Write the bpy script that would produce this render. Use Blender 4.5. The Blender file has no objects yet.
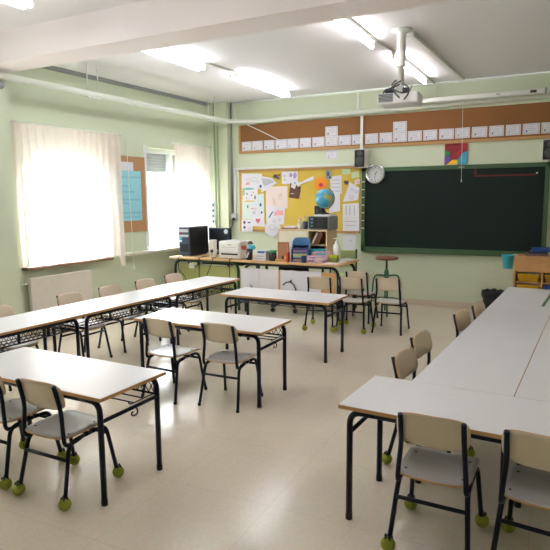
import bpy, bmesh, math, random
from mathutils import Vector, Matrix
random.seed(11)
SC = bpy.context.scene
COL = SC.collection
PI = math.pi
def R(a): return math.radians(a)

# ------------------------------------------------------------------ materials
MATS = {}
def mat(name, col, rough=0.6, metal=0.0, vary=0.06, scale=8.0, bump=0.0, bscale=60.0, spec=0.5, emit=None, estr=0.0):
    if name in MATS: return MATS[name]
    m = bpy.data.materials.new(name); m.use_nodes = True
    nt = m.node_tree; N = nt.nodes; L = nt.links
    b = N['Principled BSDF']
    b.inputs['Roughness'].default_value = rough
    b.inputs['Metallic'].default_value = metal
    b.inputs['Specular IOR Level'].default_value = spec
    tc = N.new('ShaderNodeTexCoord')
    nz = N.new('ShaderNodeTexNoise'); nz.inputs['Scale'].default_value = scale; nz.inputs['Detail'].default_value = 4
    L.new(tc.outputs['Object'], nz.inputs['Vector'])
    mx = N.new('ShaderNodeMix'); mx.data_type = 'RGBA'
    c1 = [max(0, c*(1-vary)) for c in col]; c2 = [min(1, c*(1+vary)) for c in col]
    mx.inputs[6].default_value = (*c1, 1); mx.inputs[7].default_value = (*c2, 1)
    L.new(nz.outputs['Fac'], mx.inputs[0]); L.new(mx.outputs[2], b.inputs['Base Color'])
    if bump:
        n2 = N.new('ShaderNodeTexNoise'); n2.inputs['Scale'].default_value = bscale; n2.inputs['Detail'].default_value = 3
        L.new(tc.outputs['Object'], n2.inputs['Vector'])
        bp = N.new('ShaderNodeBump'); bp.inputs['Strength'].default_value = bump; bp.inputs['Distance'].default_value = 0.01
        L.new(n2.outputs['Fac'], bp.inputs['Height']); L.new(bp.outputs['Normal'], b.inputs['Normal'])
    if emit:
        b.inputs['Emission Color'].default_value = (*emit, 1); b.inputs['Emission Strength'].default_value = estr
    MATS[name] = m
    return m

def srgb(r, g, b):
    f = lambda c: (c/255/12.92) if c/255 <= .04045 else ((c/255+.055)/1.055)**2.4
    return (f(r), f(g), f(b))

def wood_mat(name, ca, cb, rough=0.5, scale=(2, 14, 14)):
    if name in MATS: return MATS[name]
    m = bpy.data.materials.new(name); m.use_nodes = True
    nt = m.node_tree; N = nt.nodes; L = nt.links; b = N['Principled BSDF']
    b.inputs['Roughness'].default_value = rough
    tc = N.new('ShaderNodeTexCoord'); mp = N.new('ShaderNodeMapping'); mp.inputs['Scale'].default_value = scale
    nz = N.new('ShaderNodeTexNoise'); nz.inputs['Scale'].default_value = 4; nz.inputs['Detail'].default_value = 6; nz.inputs['Distortion'].default_value = .6
    L.new(tc.outputs['Object'], mp.inputs['Vector']); L.new(mp.outputs['Vector'], nz.inputs['Vector'])
    mx = N.new('ShaderNodeMix'); mx.data_type = 'RGBA'
    mx.inputs[6].default_value = (*ca, 1); mx.inputs[7].default_value = (*cb, 1)
    L.new(nz.outputs['Fac'], mx.inputs[0]); L.new(mx.outputs[2], b.inputs['Base Color'])
    MATS[name] = m
    return m

def floor_mat():
    m = bpy.data.materials.new('terrazzo_floor'); m.use_nodes = True
    nt = m.node_tree; N = nt.nodes; L = nt.links; b = N['Principled BSDF']
    tc = N.new('ShaderNodeTexCoord'); mp = N.new('ShaderNodeMapping'); mp.inputs['Rotation'].default_value = (0, 0, R(-1.5))
    L.new(tc.outputs['Object'], mp.inputs['Vector'])
    br = N.new('ShaderNodeTexBrick'); br.offset = 0.0; br.inputs['Scale'].default_value = 1.0
    br.inputs['Brick Width'].default_value = .6; br.inputs['Row Height'].default_value = .6
    br.inputs['Mortar Size'].default_value = .0022; br.inputs['Mortar Smooth'].default_value = .3
    br.inputs['Color1'].default_value = (1, 1, 1, 1); br.inputs['Color2'].default_value = (.985, .985, .985, 1); br.inputs['Mortar'].default_value = (.86, .85, .83, 1)
    L.new(mp.outputs['Vector'], br.inputs['Vector'])
    vo = N.new('ShaderNodeTexVoronoi'); vo.inputs['Scale'].default_value = 90
    L.new(mp.outputs['Vector'], vo.inputs['Vector'])
    nz = N.new('ShaderNodeTexNoise'); nz.inputs['Scale'].default_value = 1.7; nz.inputs['Detail'].default_value = 5
    L.new(mp.outputs['Vector'], nz.inputs['Vector'])
    sm = N.new('ShaderNodeMix'); sm.data_type = 'RGBA'
    sm.inputs[6].default_value = (*FLOOR_A, 1); sm.inputs[7].default_value = (*FLOOR_B, 1)
    L.new(nz.outputs['Fac'], sm.inputs[0])
    sp = N.new('ShaderNodeMix'); sp.data_type = 'RGBA'; sp.blend_type = 'MULTIPLY'; sp.inputs[0].default_value = .10
    L.new(sm.outputs[2], sp.inputs[6]); L.new(vo.outputs['Color'], sp.inputs[7])
    ml = N.new('ShaderNodeMix'); ml.data_type = 'RGBA'; ml.blend_type = 'MULTIPLY'; ml.inputs[0].default_value = 1
    L.new(sp.outputs[2], ml.inputs[6]); L.new(br.outputs['Color'], ml.inputs[7])
    L.new(ml.outputs[2], b.inputs['Base Color'])
    rr = N.new('ShaderNodeMapRange'); rr.inputs['To Min'].default_value = .12; rr.inputs['To Max'].default_value = .24
    L.new(nz.outputs['Fac'], rr.inputs['Value']); L.new(rr.outputs['Result'], b.inputs['Roughness'])
    b.inputs['Specular IOR Level'].default_value = .5
    return m

FLOOR_A = srgb(212, 200, 182); FLOOR_B = srgb(224, 213, 196)
M_WALL = mat('green_wall_paint', srgb(204, 212, 187), .75, vary=.03, scale=1.5, bump=.08, bscale=120)
M_CEIL = mat('ceiling_paint', srgb(226, 224, 227), .85, vary=.02, scale=1.2, bump=.05, bscale=80)
M_BEAM = mat('beam_paint', srgb(238, 230, 230), .8, vary=.02, scale=1.5)
M_WHITEP = mat('white_gloss_paint', srgb(226, 228, 222), .4, vary=.03)
M_PIPEW = mat('painted_pipe', srgb(220, 224, 212), .4, vary=.03)
M_GREENPIPE = mat('green_painted_pipe', srgb(176, 188, 152), .5)
M_GREYPIPE = mat('grey_conduit', srgb(150, 155, 155), .5)
M_TILE = mat('skirting_tile', srgb(205, 190, 170), .3, vary=.08, scale=5)
M_FLOOR = floor_mat()
M_NAVY = mat('navy_painted_steel', srgb(15, 20, 40), .42, vary=.12, scale=20, spec=.3)
M_BLACK = mat('black_plastic', srgb(22, 22, 25), .45, vary=.15)
M_BLACKM = mat('black_metal', srgb(26, 28, 32), .35, vary=.1)
M_LAM = mat('white_laminate', srgb(224, 224, 227), .28, vary=.012, scale=6)
M_EDGE = wood_mat('plywood_edge', srgb(178, 132, 82), srgb(206, 160, 106), .5, (1, 1, 60))
M_SEAT = mat('grey_laminate_seat', srgb(188, 184, 184), .3, vary=.03)
M_PLY = wood_mat('beech_ply_edge', srgb(190, 140, 92), srgb(212, 166, 116), .5, (1, 1, 70))
M_BACK = wood_mat('beige_laminate_backrest', srgb(206, 190, 168), srgb(218, 203, 182), .38, (2, 2, 2))
M_BALL = mat('tennis_ball_felt', srgb(150, 156, 56), .95, vary=.12, scale=60, bump=.5, bscale=500)
M_CORK = mat('cork', srgb(138, 92, 52), .9, vary=.14, scale=120, bump=.2, bscale=300)
M_CORK2 = mat('pale_cork', srgb(182, 138, 98), .9, vary=.12, scale=120)
M_FRAME = wood_mat('oak_frame', srgb(172, 128, 78), srgb(196, 152, 100), .5, (3, 3, 20))
M_YELLOW = mat('yellow_backing_paper', srgb(210, 180, 74), .8, vary=.05, scale=4)
M_BOARD = mat('green_chalkboard', srgb(14, 31, 27), .6, vary=.15, scale=2.5, spec=.25)
M_BFRAME = mat('green_board_frame', srgb(62, 92, 58), .5, vary=.08)
M_PAPER = mat('white_paper', srgb(220, 218, 226), .85, vary=.02, scale=5)
M_PAPER2 = mat('pale_pink_paper', srgb(226, 210, 206), .85, vary=.03, scale=5)
M_PAPERB = mat('pale_blue_paper', srgb(208, 222, 222), .85, vary=.04, scale=5)
M_PAPERG = mat('pale_green_paper', srgb(196, 214, 170), .85, vary=.04)
M_CYAN = mat('cyan_card', srgb(150, 212, 226), .8, vary=.03)
M_INK = mat('dark_ink', srgb(58, 58, 74), .8)
M_GRAPH = mat('grey_pencil', srgb(150, 146, 152), .9)
M_BLUEINK = mat('blue_ink', srgb(58, 92, 160), .8)
M_RED = mat('red_paint', srgb(156, 28, 42), .5)
M_PINK = mat('pink_paint', srgb(214, 110, 130), .7)
M_SALMON = mat('salmon_crayon', srgb(222, 158, 158), .8, vary=.12, scale=30)
M_PURPLE = mat('purple_paint', srgb(112, 76, 150), .6)
M_LILAC = mat('lilac_crayon', srgb(172, 144, 190), .8, vary=.1, scale=30)
M_TEAL = mat('teal_crayon', srgb(120, 190, 184), .8, vary=.1, scale=30)
M_BROWN = mat('brown_print', srgb(88, 50, 38), .6, vary=.4, scale=25)
M_ORANGE = mat('orange_paper', srgb(240, 146, 30), .7, vary=.1, scale=12)
M_MAGENTA = mat('magenta_paper', srgb(206, 40, 110), .7)
M_GREENC = mat('green_plastic', srgb(44, 128, 64), .4)
M_BLUEP = mat('blue_plastic', srgb(52, 98, 168), .35, vary=.08)
M_TEALP = mat('steel_blue_plastic', srgb(84, 138, 178), .35, vary=.06)
M_CYANP = mat('cyan_plastic', srgb(70, 192, 214), .35, vary=.05)
M_YELP = mat('yellow_plastic', srgb(244, 196, 44), .4, vary=.05)
M_BLUETRAY = mat('royal_blue_plastic', srgb(28, 74, 168), .4, vary=.05)
M_SHELFW = wood_mat('beech_cabinet', srgb(196, 146, 92), srgb(214, 166, 112), .45, (3, 3, 12))
M_DESKW = wood_mat('beech_desk_top', srgb(196, 156, 108), srgb(216, 178, 130), .4, (8, 2, 2))
M_PALEW = wood_mat('pale_birch', srgb(214, 190, 148), srgb(226, 204, 164), .5, (3, 3, 12))
M_CREAMP = mat('cream_panel', srgb(228, 222, 200), .5)
M_GREENPANEL = mat('olive_green_panel', srgb(172, 176, 110), .5, vary=.04)
M_DKGREEN = mat('dark_green_steel', srgb(36, 70, 44), .4, vary=.1)
M_STOOLG = mat('green_painted_steel', srgb(48, 104, 62), .4, vary=.1)
M_STOOLW = wood_mat('dark_stool_wood', srgb(112, 62, 40), srgb(146, 88, 58), .4, (6, 2, 2))
M_GREENSEAT = mat('green_ply', srgb(188, 206, 148), .45)
M_CREAMPL = mat('cream_plastic', srgb(216, 213, 208), .45)
M_LGREY = mat('light_grey_plastic', srgb(200, 202, 204), .4)
M_GREYP = mat('grey_plastic', srgb(140, 144, 146), .45)
M_DGREY = mat('dark_grey_plastic', srgb(64, 66, 70), .5)
M_CHROME = mat('brushed_steel', srgb(196, 196, 196), .22, metal=1.0)
M_BIN = mat('black_bin_bag', srgb(22, 22, 24), .4, vary=.2, bump=.6, bscale=25)
M_RAD = mat('cream_radiator_enamel', srgb(226, 220, 208), .45)
M_SILL = mat('stone_sill', srgb(222, 220, 210), .35, vary=.05)
M_SILLB = mat('brown_sill_edge', srgb(150, 118, 96), .5, vary=.05)
M_ALU = mat('white_aluminium', srgb(226, 228, 230), .35)
M_SHUT = mat('shutter_slats', srgb(168, 170, 174), .5)
M_SHUTH = mat('shutter_holes', srgb(215, 218, 222), .6)
M_PINKW = mat('pink_plastic', srgb(222, 188, 196), .35)
M_WHITEPL = mat('white_plastic', srgb(236, 236, 236), .3)
M_LIME = mat('lime_sponge', srgb(184, 200, 40), .8)
M_CARDB = mat('printed_card_box', srgb(206, 208, 214), .6, vary=.12, scale=30)
M_OCEAN = None
def globe_mat():
    m = bpy.data.materials.new('globe_map'); m.use_nodes = True
    nt = m.node_tree; N = nt.nodes; L = nt.links; b = N['Principled BSDF']; b.inputs['Roughness'].default_value = .3
    tc = N.new('ShaderNodeTexCoord'); nz = N.new('ShaderNodeTexNoise'); nz.inputs['Scale'].default_value = 9; nz.inputs['Detail'].default_value = 5
    L.new(tc.outputs['Object'], nz.inputs['Vector'])
    cr = N.new('ShaderNodeValToRGB'); e = cr.color_ramp.elements
    e[0].position = .0; e[0].color = (*srgb(34, 128, 176), 1); e[1].position = .54; e[1].color = (*srgb(80, 172, 204), 1)
    a = cr.color_ramp.elements.new(.56); a.color = (*srgb(150, 160, 84), 1)
    a = cr.color_ramp.elements.new(.68); a.color = (*srgb(196, 176, 104), 1)
    L.new(nz.outputs['Fac'], cr.inputs['Fac']); L.new(cr.outputs['Color'], b.inputs['Base Color'])
    return m
M_GLOBE = globe_mat()
M_TUBEC = mat('cool_fluorescent_tube', (1, 1, 1), .5, emit=(.90, .94, 1.0), estr=11)
M_TUBEW = mat('warm_fluorescent_tube', (1, 1, 1), .5, emit=(1.0, .94, .95), estr=17)

def glass_mat():
    m = bpy.data.materials.new('window_glass'); m.use_nodes = True
    nt = m.node_tree; N = nt.nodes; L = nt.links
    for n in list(N):
        if n.type != 'OUTPUT_MATERIAL': N.remove(n)
    out = [n for n in N if n.type == 'OUTPUT_MATERIAL'][0]
    t = N.new('ShaderNodeBsdfTransparent'); t.inputs['Color'].default_value = (.96, .98, .97, 1)
    g = N.new('ShaderNodeBsdfGlossy'); g.inputs['Roughness'].default_value = .02
    mx = N.new('ShaderNodeMixShader')
    mx.inputs[0].default_value = .07; L.new(t.outputs[0], mx.inputs[1]); L.new(g.outputs[0], mx.inputs[2]); L.new(mx.outputs[0], out.inputs['Surface'])
    return m
M_GLASS = glass_mat()
def curtain_mat():
    m = bpy.data.materials.new('sheer_curtain_cloth'); m.use_nodes = True
    nt = m.node_tree; N = nt.nodes; L = nt.links
    for n in list(N):
        if n.type != 'OUTPUT_MATERIAL': N.remove(n)
    out = [n for n in N if n.type == 'OUTPUT_MATERIAL'][0]
    tc = N.new('ShaderNodeTexCoord'); nz = N.new('ShaderNodeTexNoise'); nz.inputs['Scale'].default_value = 14
    L.new(tc.outputs['Object'], nz.inputs['Vector'])
    mc = N.new('ShaderNodeMix'); mc.data_type = 'RGBA'
    mc.inputs[6].default_value = (*srgb(234, 221, 212), 1); mc.inputs[7].default_value = (*srgb(243, 232, 224), 1)
    L.new(nz.outputs['Fac'], mc.inputs[0])
    d = N.new('ShaderNodeBsdfDiffuse'); t = N.new('ShaderNodeBsdfTranslucent'); tr = N.new('ShaderNodeBsdfTransparent')
    L.new(mc.outputs[2], d.inputs['Color']); L.new(mc.outputs[2], t.inputs['Color'])
    m1 = N.new('ShaderNodeMixShader'); m1.inputs[0].default_value = .44
    L.new(d.outputs[0], m1.inputs[1]); L.new(t.outputs[0], m1.inputs[2])
    m2 = N.new('ShaderNodeMixShader'); m2.inputs[0].default_value = .06
    L.new(m1.outputs[0], m2.inputs[1]); L.new(tr.outputs[0], m2.inputs[2]); L.new(m2.outputs[0], out.inputs['Surface'])
    return m
M_CURT = curtain_mat()

# ------------------------------------------------------------------ mesh helpers
def NB(): return bmesh.new()
def box(bm, c, s, bev=0.0, rot=None, seg=2):
    t = bmesh.new()
    bmesh.ops.create_cube(t, size=1.0)
    bmesh.ops.scale(t, vec=Vector(s), verts=t.verts)
    if bev > 0:
        bmesh.ops.bevel(t, geom=list(t.edges), offset=min(bev, min(s)*.45), segments=seg, affect='EDGES', profile=.5)
    m = Matrix.Translation(Vector(c))
    if rot is not None: m = m @ rot
    bmesh.ops.transform(t, matrix=m, verts=t.verts)
    merge(bm, t)
    return bm
def bx(bm, a, b, bev=0.0):
    return box(bm, [(a[i]+b[i])/2 for i in range(3)], [abs(b[i]-a[i]) for i in range(3)], bev)
def merge(bm, t):
    me = bpy.data.meshes.new('tmp'); t.to_mesh(me); t.free(); bm.from_mesh(me); bpy.data.meshes.remove(me)
def fillet(pts, rad, n=5):
    pts = [Vector(p) for p in pts]
    out = [pts[0]]
    for i in range(1, len(pts)-1):
        a, b, c = pts[i-1], pts[i], pts[i+1]
        u = (a-b); v = (c-b); r = min(rad, u.length*.49, v.length*.49)
        if r < 1e-5 or u.normalized().dot(v.normalized()) < -.9999:
            out.append(b); continue
        p = b+u.normalized()*r; q = b+v.normalized()*r
        for k in range(n+1):
            t = k/n; out.append((1-t)**2*p+2*t*(1-t)*b+t*t*q)
    out.append(pts[-1])
    return out
def tube(bm, pts, r, seg=8, rad=0.0, cap=True, closed=False):
    P = fillet(pts, rad) if rad > 0 else [Vector(p) for p in pts]
    n = len(P); rings = []; ref = None
    for i in range(n):
        if closed: d = P[(i+1) % n]-P[i-1]
        else: d = (P[min(i+1, n-1)]-P[max(i-1, 0)])
        d.normalize()
        if ref is None:
            ref = Vector((0, 0, 1)) if abs(d.z) < .9 else Vector((1, 0, 0))
        ref = (ref-d*ref.dot(d)).normalized(); w = d.cross(ref)
        if isinstance(r, (list, tuple)):
            q = i/max(1, n-1)*(len(r)-1); q0 = min(int(q), len(r)-2); rr = r[q0]+(r[q0+1]-r[q0])*(q-q0)
        else: rr = r
        rings.append([bm.verts.new(P[i]+(ref*math.cos(2*PI*k/seg)+w*math.sin(2*PI*k/seg))*rr) for k in range(seg)])
    for i in range(n if closed else n-1):
        A, B = rings[i], rings[(i+1) % n]
        for k in range(seg):
            f = bm.faces.new((A[k], A[(k+1) % seg], B[(k+1) % seg], B[k])); f.smooth = True
    if cap and not closed:
        bm.faces.new(list(reversed(rings[0]))); bm.faces.new(rings[-1])
    return bm
def lathe(bm, prof, c=(0, 0, 0), seg=20, cap=True, M=None):
    rings = []; c = Vector(c)
    for r, z in prof:
        ring = []
        for k in range(seg):
            p = Vector((r*math.cos(2*PI*k/seg), r*math.sin(2*PI*k/seg), z))
            if M is not None: p = M @ p
            ring.append(bm.verts.new(c+p))
        rings.append(ring)
    for A, B in zip(rings, rings[1:]):
        for k in range(seg):
            f = bm.faces.new((A[k], A[(k+1) % seg], B[(k+1) % seg], B[k])); f.smooth = True
    if cap:
        bm.faces.new(list(reversed(rings[0]))); bm.faces.new(rings[-1])
    return bm
def ball(bm, c, r, u=16, v=10, sc=(1, 1, 1)):
    t = bmesh.new(); bmesh.ops.create_uvsphere(t, u_segments=u, v_segments=v, radius=r)
    for f in t.faces: f.smooth = True
    bmesh.ops.transform(t, matrix=Matrix.Translation(Vector(c)) @ Matrix.Diagonal((*sc, 1)), verts=t.verts)
    merge(bm, t); return bm
def prism(bm, poly, y0, y1, plane='xz'):
    """extrude a polygon given in (x,z) between y0 and y1 (or (x,y) between z0,z1)"""
    def v(p, h): return (p[0], h, p[1]) if plane == 'xz' else ((p[0], p[1], h) if plane == 'xy' else (h, p[0], p[1]))
    A = [bm.verts.new(v(p, y0)) for p in poly]; B = [bm.verts.new(v(p, y1)) for p in poly]
    fs = [bm.faces.new(A), bm.faces.new(list(reversed(B)))]
    n = len(poly)
    for i in range(n): fs.append(bm.faces.new((A[i], B[i], B[(i+1) % n], A[(i+1) % n])))
    bmesh.ops.recalc_face_normals(bm, faces=fs)
    return bm

def obj(name, bm, m, parent=None, loc=None, rz=None):
    me = bpy.data.meshes.new(name)
    bmesh.ops.recalc_face_normals(bm, faces=bm.faces)
    bm.to_mesh(me); bm.free()
    me.materials.append(m)
    o = bpy.data.objects.new(name, me); COL.objects.link(o)
    if parent: o.parent = parent
    if loc is not None: o.location = loc
    if rz is not None: o.rotation_euler = (0, 0, rz)
    return o
def tag(o, label, cat, group=None, kind=None):
    if label: o['label'] = label
    if cat: o['category'] = cat
    if group: o['group'] = group
    if kind: o['kind'] = kind
    return o
def thing(name, label, cat, loc=(0, 0, 0), rz=0.0, group=None):
    o = bpy.data.objects.new(name, None); COL.objects.link(o); o.empty_display_size = .1
    o.location = loc; o.rotation_euler = (0, 0, rz)
    return tag(o, label, cat, group)
def struct(name, bm, m, parent=None, label=None):
    o = obj(name, bm, m, parent)
    if not parent: o['kind'] = 'structure'
    if label: o['label'] = label
    return o
def copy_tree(o, parent=None):
    c = o.copy(); COL.objects.link(c)
    if parent: c.parent = parent
    for ch in [k for k in o.children]: copy_tree(ch, c)
    return c

# ------------------------------------------------------------------ room constants
D = 8.136; H = 3.11
WA = R(2.7)                                        # the window wall is 2.7 degrees off square
XR = 2.6; YF = -1.6
WX, WY = -5.35, D                                  # back left corner of the room
WN = Vector((math.cos(WA), -math.sin(WA), 0))      # into the room
WU = Vector((-math.sin(WA), -math.cos(WA), 0))     # along the window wall, towards the camera
MW = Matrix((( -WU.x, -WN.x, 0, WX), (-WU.y, -WN.y, 0, WY), (0, 0, 1, 0), (0, 0, 0, 1)))
# wall-local frame: x = along wall away from the camera (0 at the corner, negative towards camera), y = out of the room, z up
def wl(y): return -(D-y)/math.cos(WA)              # room y on the wall -> wall-local x
def place_wall(o):
    o.matrix_world = MW
    return o

# ------------------------------------------------------------------ room shell
b = NB(); bx(b, (-6.6, YF-.2, -.12), (XR+.2, D+.2, 0)); struct('floor', b, M_FLOOR)
b = NB(); bx(b, (-6.6, YF-.2, H), (XR+.2, D+.2, H+.15)); struct('ceiling', b, M_CEIL)
b = NB(); bx(b, (-5.7, D, 0), (XR+.2, D+.2, H)); struct('wall_back', b, M_WALL)
b = NB(); bx(b, (XR, YF-.2, 0), (XR+.2, D, H)); struct('wall_right', b, M_WALL)
b = NB(); bx(b, (-6.4, YF-.2, 0), (XR, YF, H)); struct('wall_front', b, M_WALL)
# window wall with two openings, plus a third added unseen for light
W0 = (wl(1.0), wl(3.45)); W1 = (wl(4.48), wl(5.66)); W2 = (wl(6.50), wl(7.82)); ZS, ZH = .79, 2.30
T = .26
b = NB()
xe = wl(YF)-.2
bx(b, (xe, 0, 0), (0.05, T, ZS)); bx(b, (xe, 0, ZH), (0.05, T, H))
bx(b, (xe, 0, ZS), (W0[0], T, ZH)); bx(b, (W0[1], 0, ZS), (W1[0], T, ZH)); bx(b, (W1[1], 0, ZS), (W2[0], T, ZH)); bx(b, (W2[1], 0, ZS), (0.05, T, ZH))
place_wall(struct('wall_left', b, M_WALL))
# pillars
b = NB(); bx(b, (wl(3.70), -.40, 0), (wl(4.06), .0, H)); place_wall(struct('pillar', b, M_WALL, label='pale green pillar at the left edge carrying the ceiling beam'))
b = NB(); bx(b, (-5.40, D-.12, 0), (-4.985, D+.0, H)); struct('pillar', b, M_WALL, label='green pillar in the far left corner beside the curtain')
# beam
b = NB(); bx(b, (-5.75, 3.72, 2.84), (XR, 4.06, H)); struct('ceiling_beam', b, M_BEAM)
# skirting
b = NB(); bx(b, (-4.98, D-.012, 0), (XR, D, .085), .003)
struct('baseboard_back', b, M_TILE)
b = NB()
bx(b, (wl(4.07), -.012, 0), (-.16, 0, .085)); place_wall(struct('baseboard_left', b, M_TILE))

# windows
def window(name, W, lab):
    w0, w1 = W
    root = bpy.data.objects.new(name, None); COL.objects.link(root); root['kind'] = 'structure'; root.matrix_world = MW
    f = NB(); y0, y1 = .10, .16
    bx(f, (w0, y0, ZS), (w0+.06, y1, ZH), .004); bx(f, (w1-.06, y0, ZS), (w1, y1, ZH), .004)
    bx(f, (w0, y0, ZS), (w1, y1, ZS+.06), .004); bx(f, (w0, y0, ZH-.06), (w1, y1, ZH), .004)
    mid = (w0+w1)/2
    bx(f, (mid-.045, y0-.01, ZS+.06), (mid+.045, y1, ZH-.06), .004)
    obj('window_frame', f, M_ALU, root)
    for a, c in ((w0+.06, mid-.045), (mid+.045, w1-.06)):
        g = NB(); bx(g, (a, .128, ZS+.06), (c, .134, ZH-.06)); obj('pane', g, M_GLASS, root)
    return root
w1o = window('window_1', W1, ''); w2o = window('window_2', W2, ''); w0o = window('window_3_added', W0, '')  # the third window is out of view, added to light the foreground
# outer roller shutters (lowered a little)
for W, drop in ((W1, .34), (W2, .34), (W0, .3)):
    root = w1o if W is W1 else (w2o if W is W2 else w0o)
    s = NB(); hmm = NB(); n = int(drop/.042)
    for k in range(n):
        z = ZH-.005-k*.042
        box(s, ((W[0]+W[1])/2, .19, z-.02), (W[1]-W[0]-.004, .012, .0425), .004)
        x = W[0]+.05
        while x < W[1]-.04:
            box(hmm, (x+(.02 if k % 2 else 0), .183, z-.02), (.022, .003, .010), .001); x += .045
    sh = obj('roller_shutter', s, M_SHUT, root); obj('shutter_slots', hmm, M_SHUTH, sh)
# sills
b = NB(); bx(b, (W1[0]-.10, -.09, ZS-.035), (W1[1]+.06, .10, ZS), .006); o = place_wall(struct('trim_1', b, M_SILLB)); o['label'] = 'brown stone window sill under the left curtain'
b = NB(); bx(b, (wl(5.96), -.12, ZS-.01), (-.14, .10, ZS+.03), .008); o = place_wall(struct('trim_2', b, M_SILL)); o['label'] = 'white window sill under the far window'
b = NB(); bx(b, (W2[0]-.05, -.012, ZS+.03), (W2[0]+.012, .10, ZH+.03), .004); o = place_wall(struct('trim_3', b, M_ALU)); o['label'] = 'white jamb strip on the near side of the far window'

# ------------------------------------------------------------------ curtains
def curtain(name, x0, x1, z0, z1, yc, amp, waves, label, tail=None):
    bm = NB(); nx, nz = int(waves*12), 26
    grid = []
    for j in range(nz+1):
        v = j/nz; row = []
        for i in range(nx+1):
            u = i/nx
            g = .15+.85*(1-v)
            x = x0+(x1-x0)*u+.010*math.sin(7*u+9*v)*v
            ph = 2*PI*waves*u+1.3*math.sin(3.1*u*PI)+.5*math.sin(5*v+4*u)
            y = yc+amp*(.55+.45*math.sin(11*u))*math.sin(ph)*(.45+.55*(1-v)) - .02*math.sin(2*PI*u*2.3)*(1-v)
            zb = z0
            if tail and u > tail[0]: zb = z0-(tail[1]*min(1, (u-tail[0])/.02))
            z = zb+(z1-zb)*v
            row.append(bm.verts.new((x, y, z)))
        grid.append(row)
    for j in range(nz):
        for i in range(nx):
            f = bm.faces.new((grid[j][i], grid[j][i+1], grid[j+1][i+1], grid[j+1][i])); f.smooth = True
    root = thing(name, label, 'curtain'); root.matrix_world = MW
    obj('curtain_cloth', bm, M_CURT, root)
    r = NB(); tube(r, [(x0-.05, yc, z1+.008), (x1+.05, yc, z1+.008)], .007, 6); obj('curtain_rod', r, M_WHITEP, root)
    for xx in (x0-.03, x1+.03):
        k = NB(); box(k, (xx, yc/2, z1+.008), (.018, abs(yc)+.02, .022), .003); obj('rod_bracket', k, M_WHITEP, root)
    return root
curtain('window_curtain', wl(4.30), wl(5.90), ZS+.012, 2.405, -.105, .028, 15, 'wide sheer cream curtain drawn across the left window above the radiator', (.93, .15))
curtain('window_curtain', wl(7.02), wl(7.93), ZS+.04, 2.385, -.095, .030, 10, 'narrow sheer cream curtain on the far window behind the computer tower')
curtain('window_curtain', wl(.85), wl(3.6), ZS+.012, 2.385, -.095, .030, 24, 'cream curtain on the added near window, unseen left of view')  # softens the daylight of the added window
# curtain cord with acorn
root = thing('blind_cord', 'thin white blind cord with small acorn hanging beside the left curtain', 'cord'); root.matrix_world = MW
b = NB(); tube(b, [(wl(5.99), -.14, 2.38), (wl(6.0), -.15, 1.5), (wl(6.03), -.15, .64)], .005, 6); obj('string', b, M_WHITEP, root)
b = NB(); lathe(b, [(.003, .05), (.012, .03), (.014, 0), (.006, -.012)], (wl(6.03), -.15, .60), 10); obj('acorn', b, M_WHITEP, root)

# ------------------------------------------------------------------ cork board on window wall
root = thing('pin_board', 'small cork pin board between the two windows', 'pin board'); root.matrix_world = MW
b = NB(); bx(b, (wl(5.72), -.02, 1.10), (wl(6.46), -.003, 2.15), .004); obj('cork_sheet', b, M_CORK2, root)
root = thing('paper_poster', 'large cyan card with handwriting pinned between the windows', 'poster'); root.matrix_world = MW
b = NB(); bx(b, (wl(5.80), -.026, 1.26), (wl(6.36), -.021, 1.95)); obj('card', b, M_CYAN, root)
b = NB()
for k, (z, a, c) in enumerate([(1.86, .15, .95), (1.74, .12, .6), (1.66, .12, .72), (1.55, .12, .9), (1.50, .12, .5), (1.37, .1, .95), (1.31, .15, .85)]):
    x = 5.80+.56*a
    while x < 5.80+.56*c:
        w = random.uniform(.02, .06); tube(b, [(wl(x), -.0268, z), (wl(x+w*.3), -.0268, z+.012), (wl(x+w*.6), -.0268, z-.008), (wl(x+w), -.0268, z+.004)], .0022, 4); x += w+.012
obj('handwriting', b, M_BLUEINK, root)
root = thing('note_sheet', 'small white sheet pinned above the cyan card', 'paper'); root.matrix_world = MW
b = NB(); bx(b, (wl(5.97), -.026, 1.952), (wl(6.22), -.0215, 2.07)); obj('sheet', b, M_PAPER, root)

# ------------------------------------------------------------------ radiator
root = thing('radiator', 'cream ribbed radiator below the left window', 'radiator'); root.matrix_world = MW
b = NB(); x0, x1 = wl(4.41), wl(5.31); bx(b, (x0, -.10, .12), (x1, -.05, .665), .006); obj('panel_body', b, M_RAD, root)
b = NB(); n = 26
for i in range(n):
    x = x0+.02+(x1-x0-.04)*i/(n-1); box(b, (x, -.103, .40), (.022, .0015, .50), .0005)
obj('ribs', b, M_RAD, root)
for xx in (x0+.12, x1-.12):
    b = NB(); box(b, (xx, -.028, .5), (.03, .044, .05), .004); obj('wall_bracket', b, M_RAD, root)
b = NB(); tube(b, [(x0+.02, -.075, .60), (x0-.10, -.075, .60), (x0-.10, -.004, .60)], .012, 8, .02); obj('inlet_pipe', b, M_PIPEW, root)
b = NB(); lathe(b, [(.016, -.025), (.02, -.01), (.02, .02), (.012, .03)], (x0-.04, -.075, .60), 10, M=Matrix.Rotation(PI/2, 4, 'Y')); obj('valve', b, M_CHROME, root)

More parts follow.
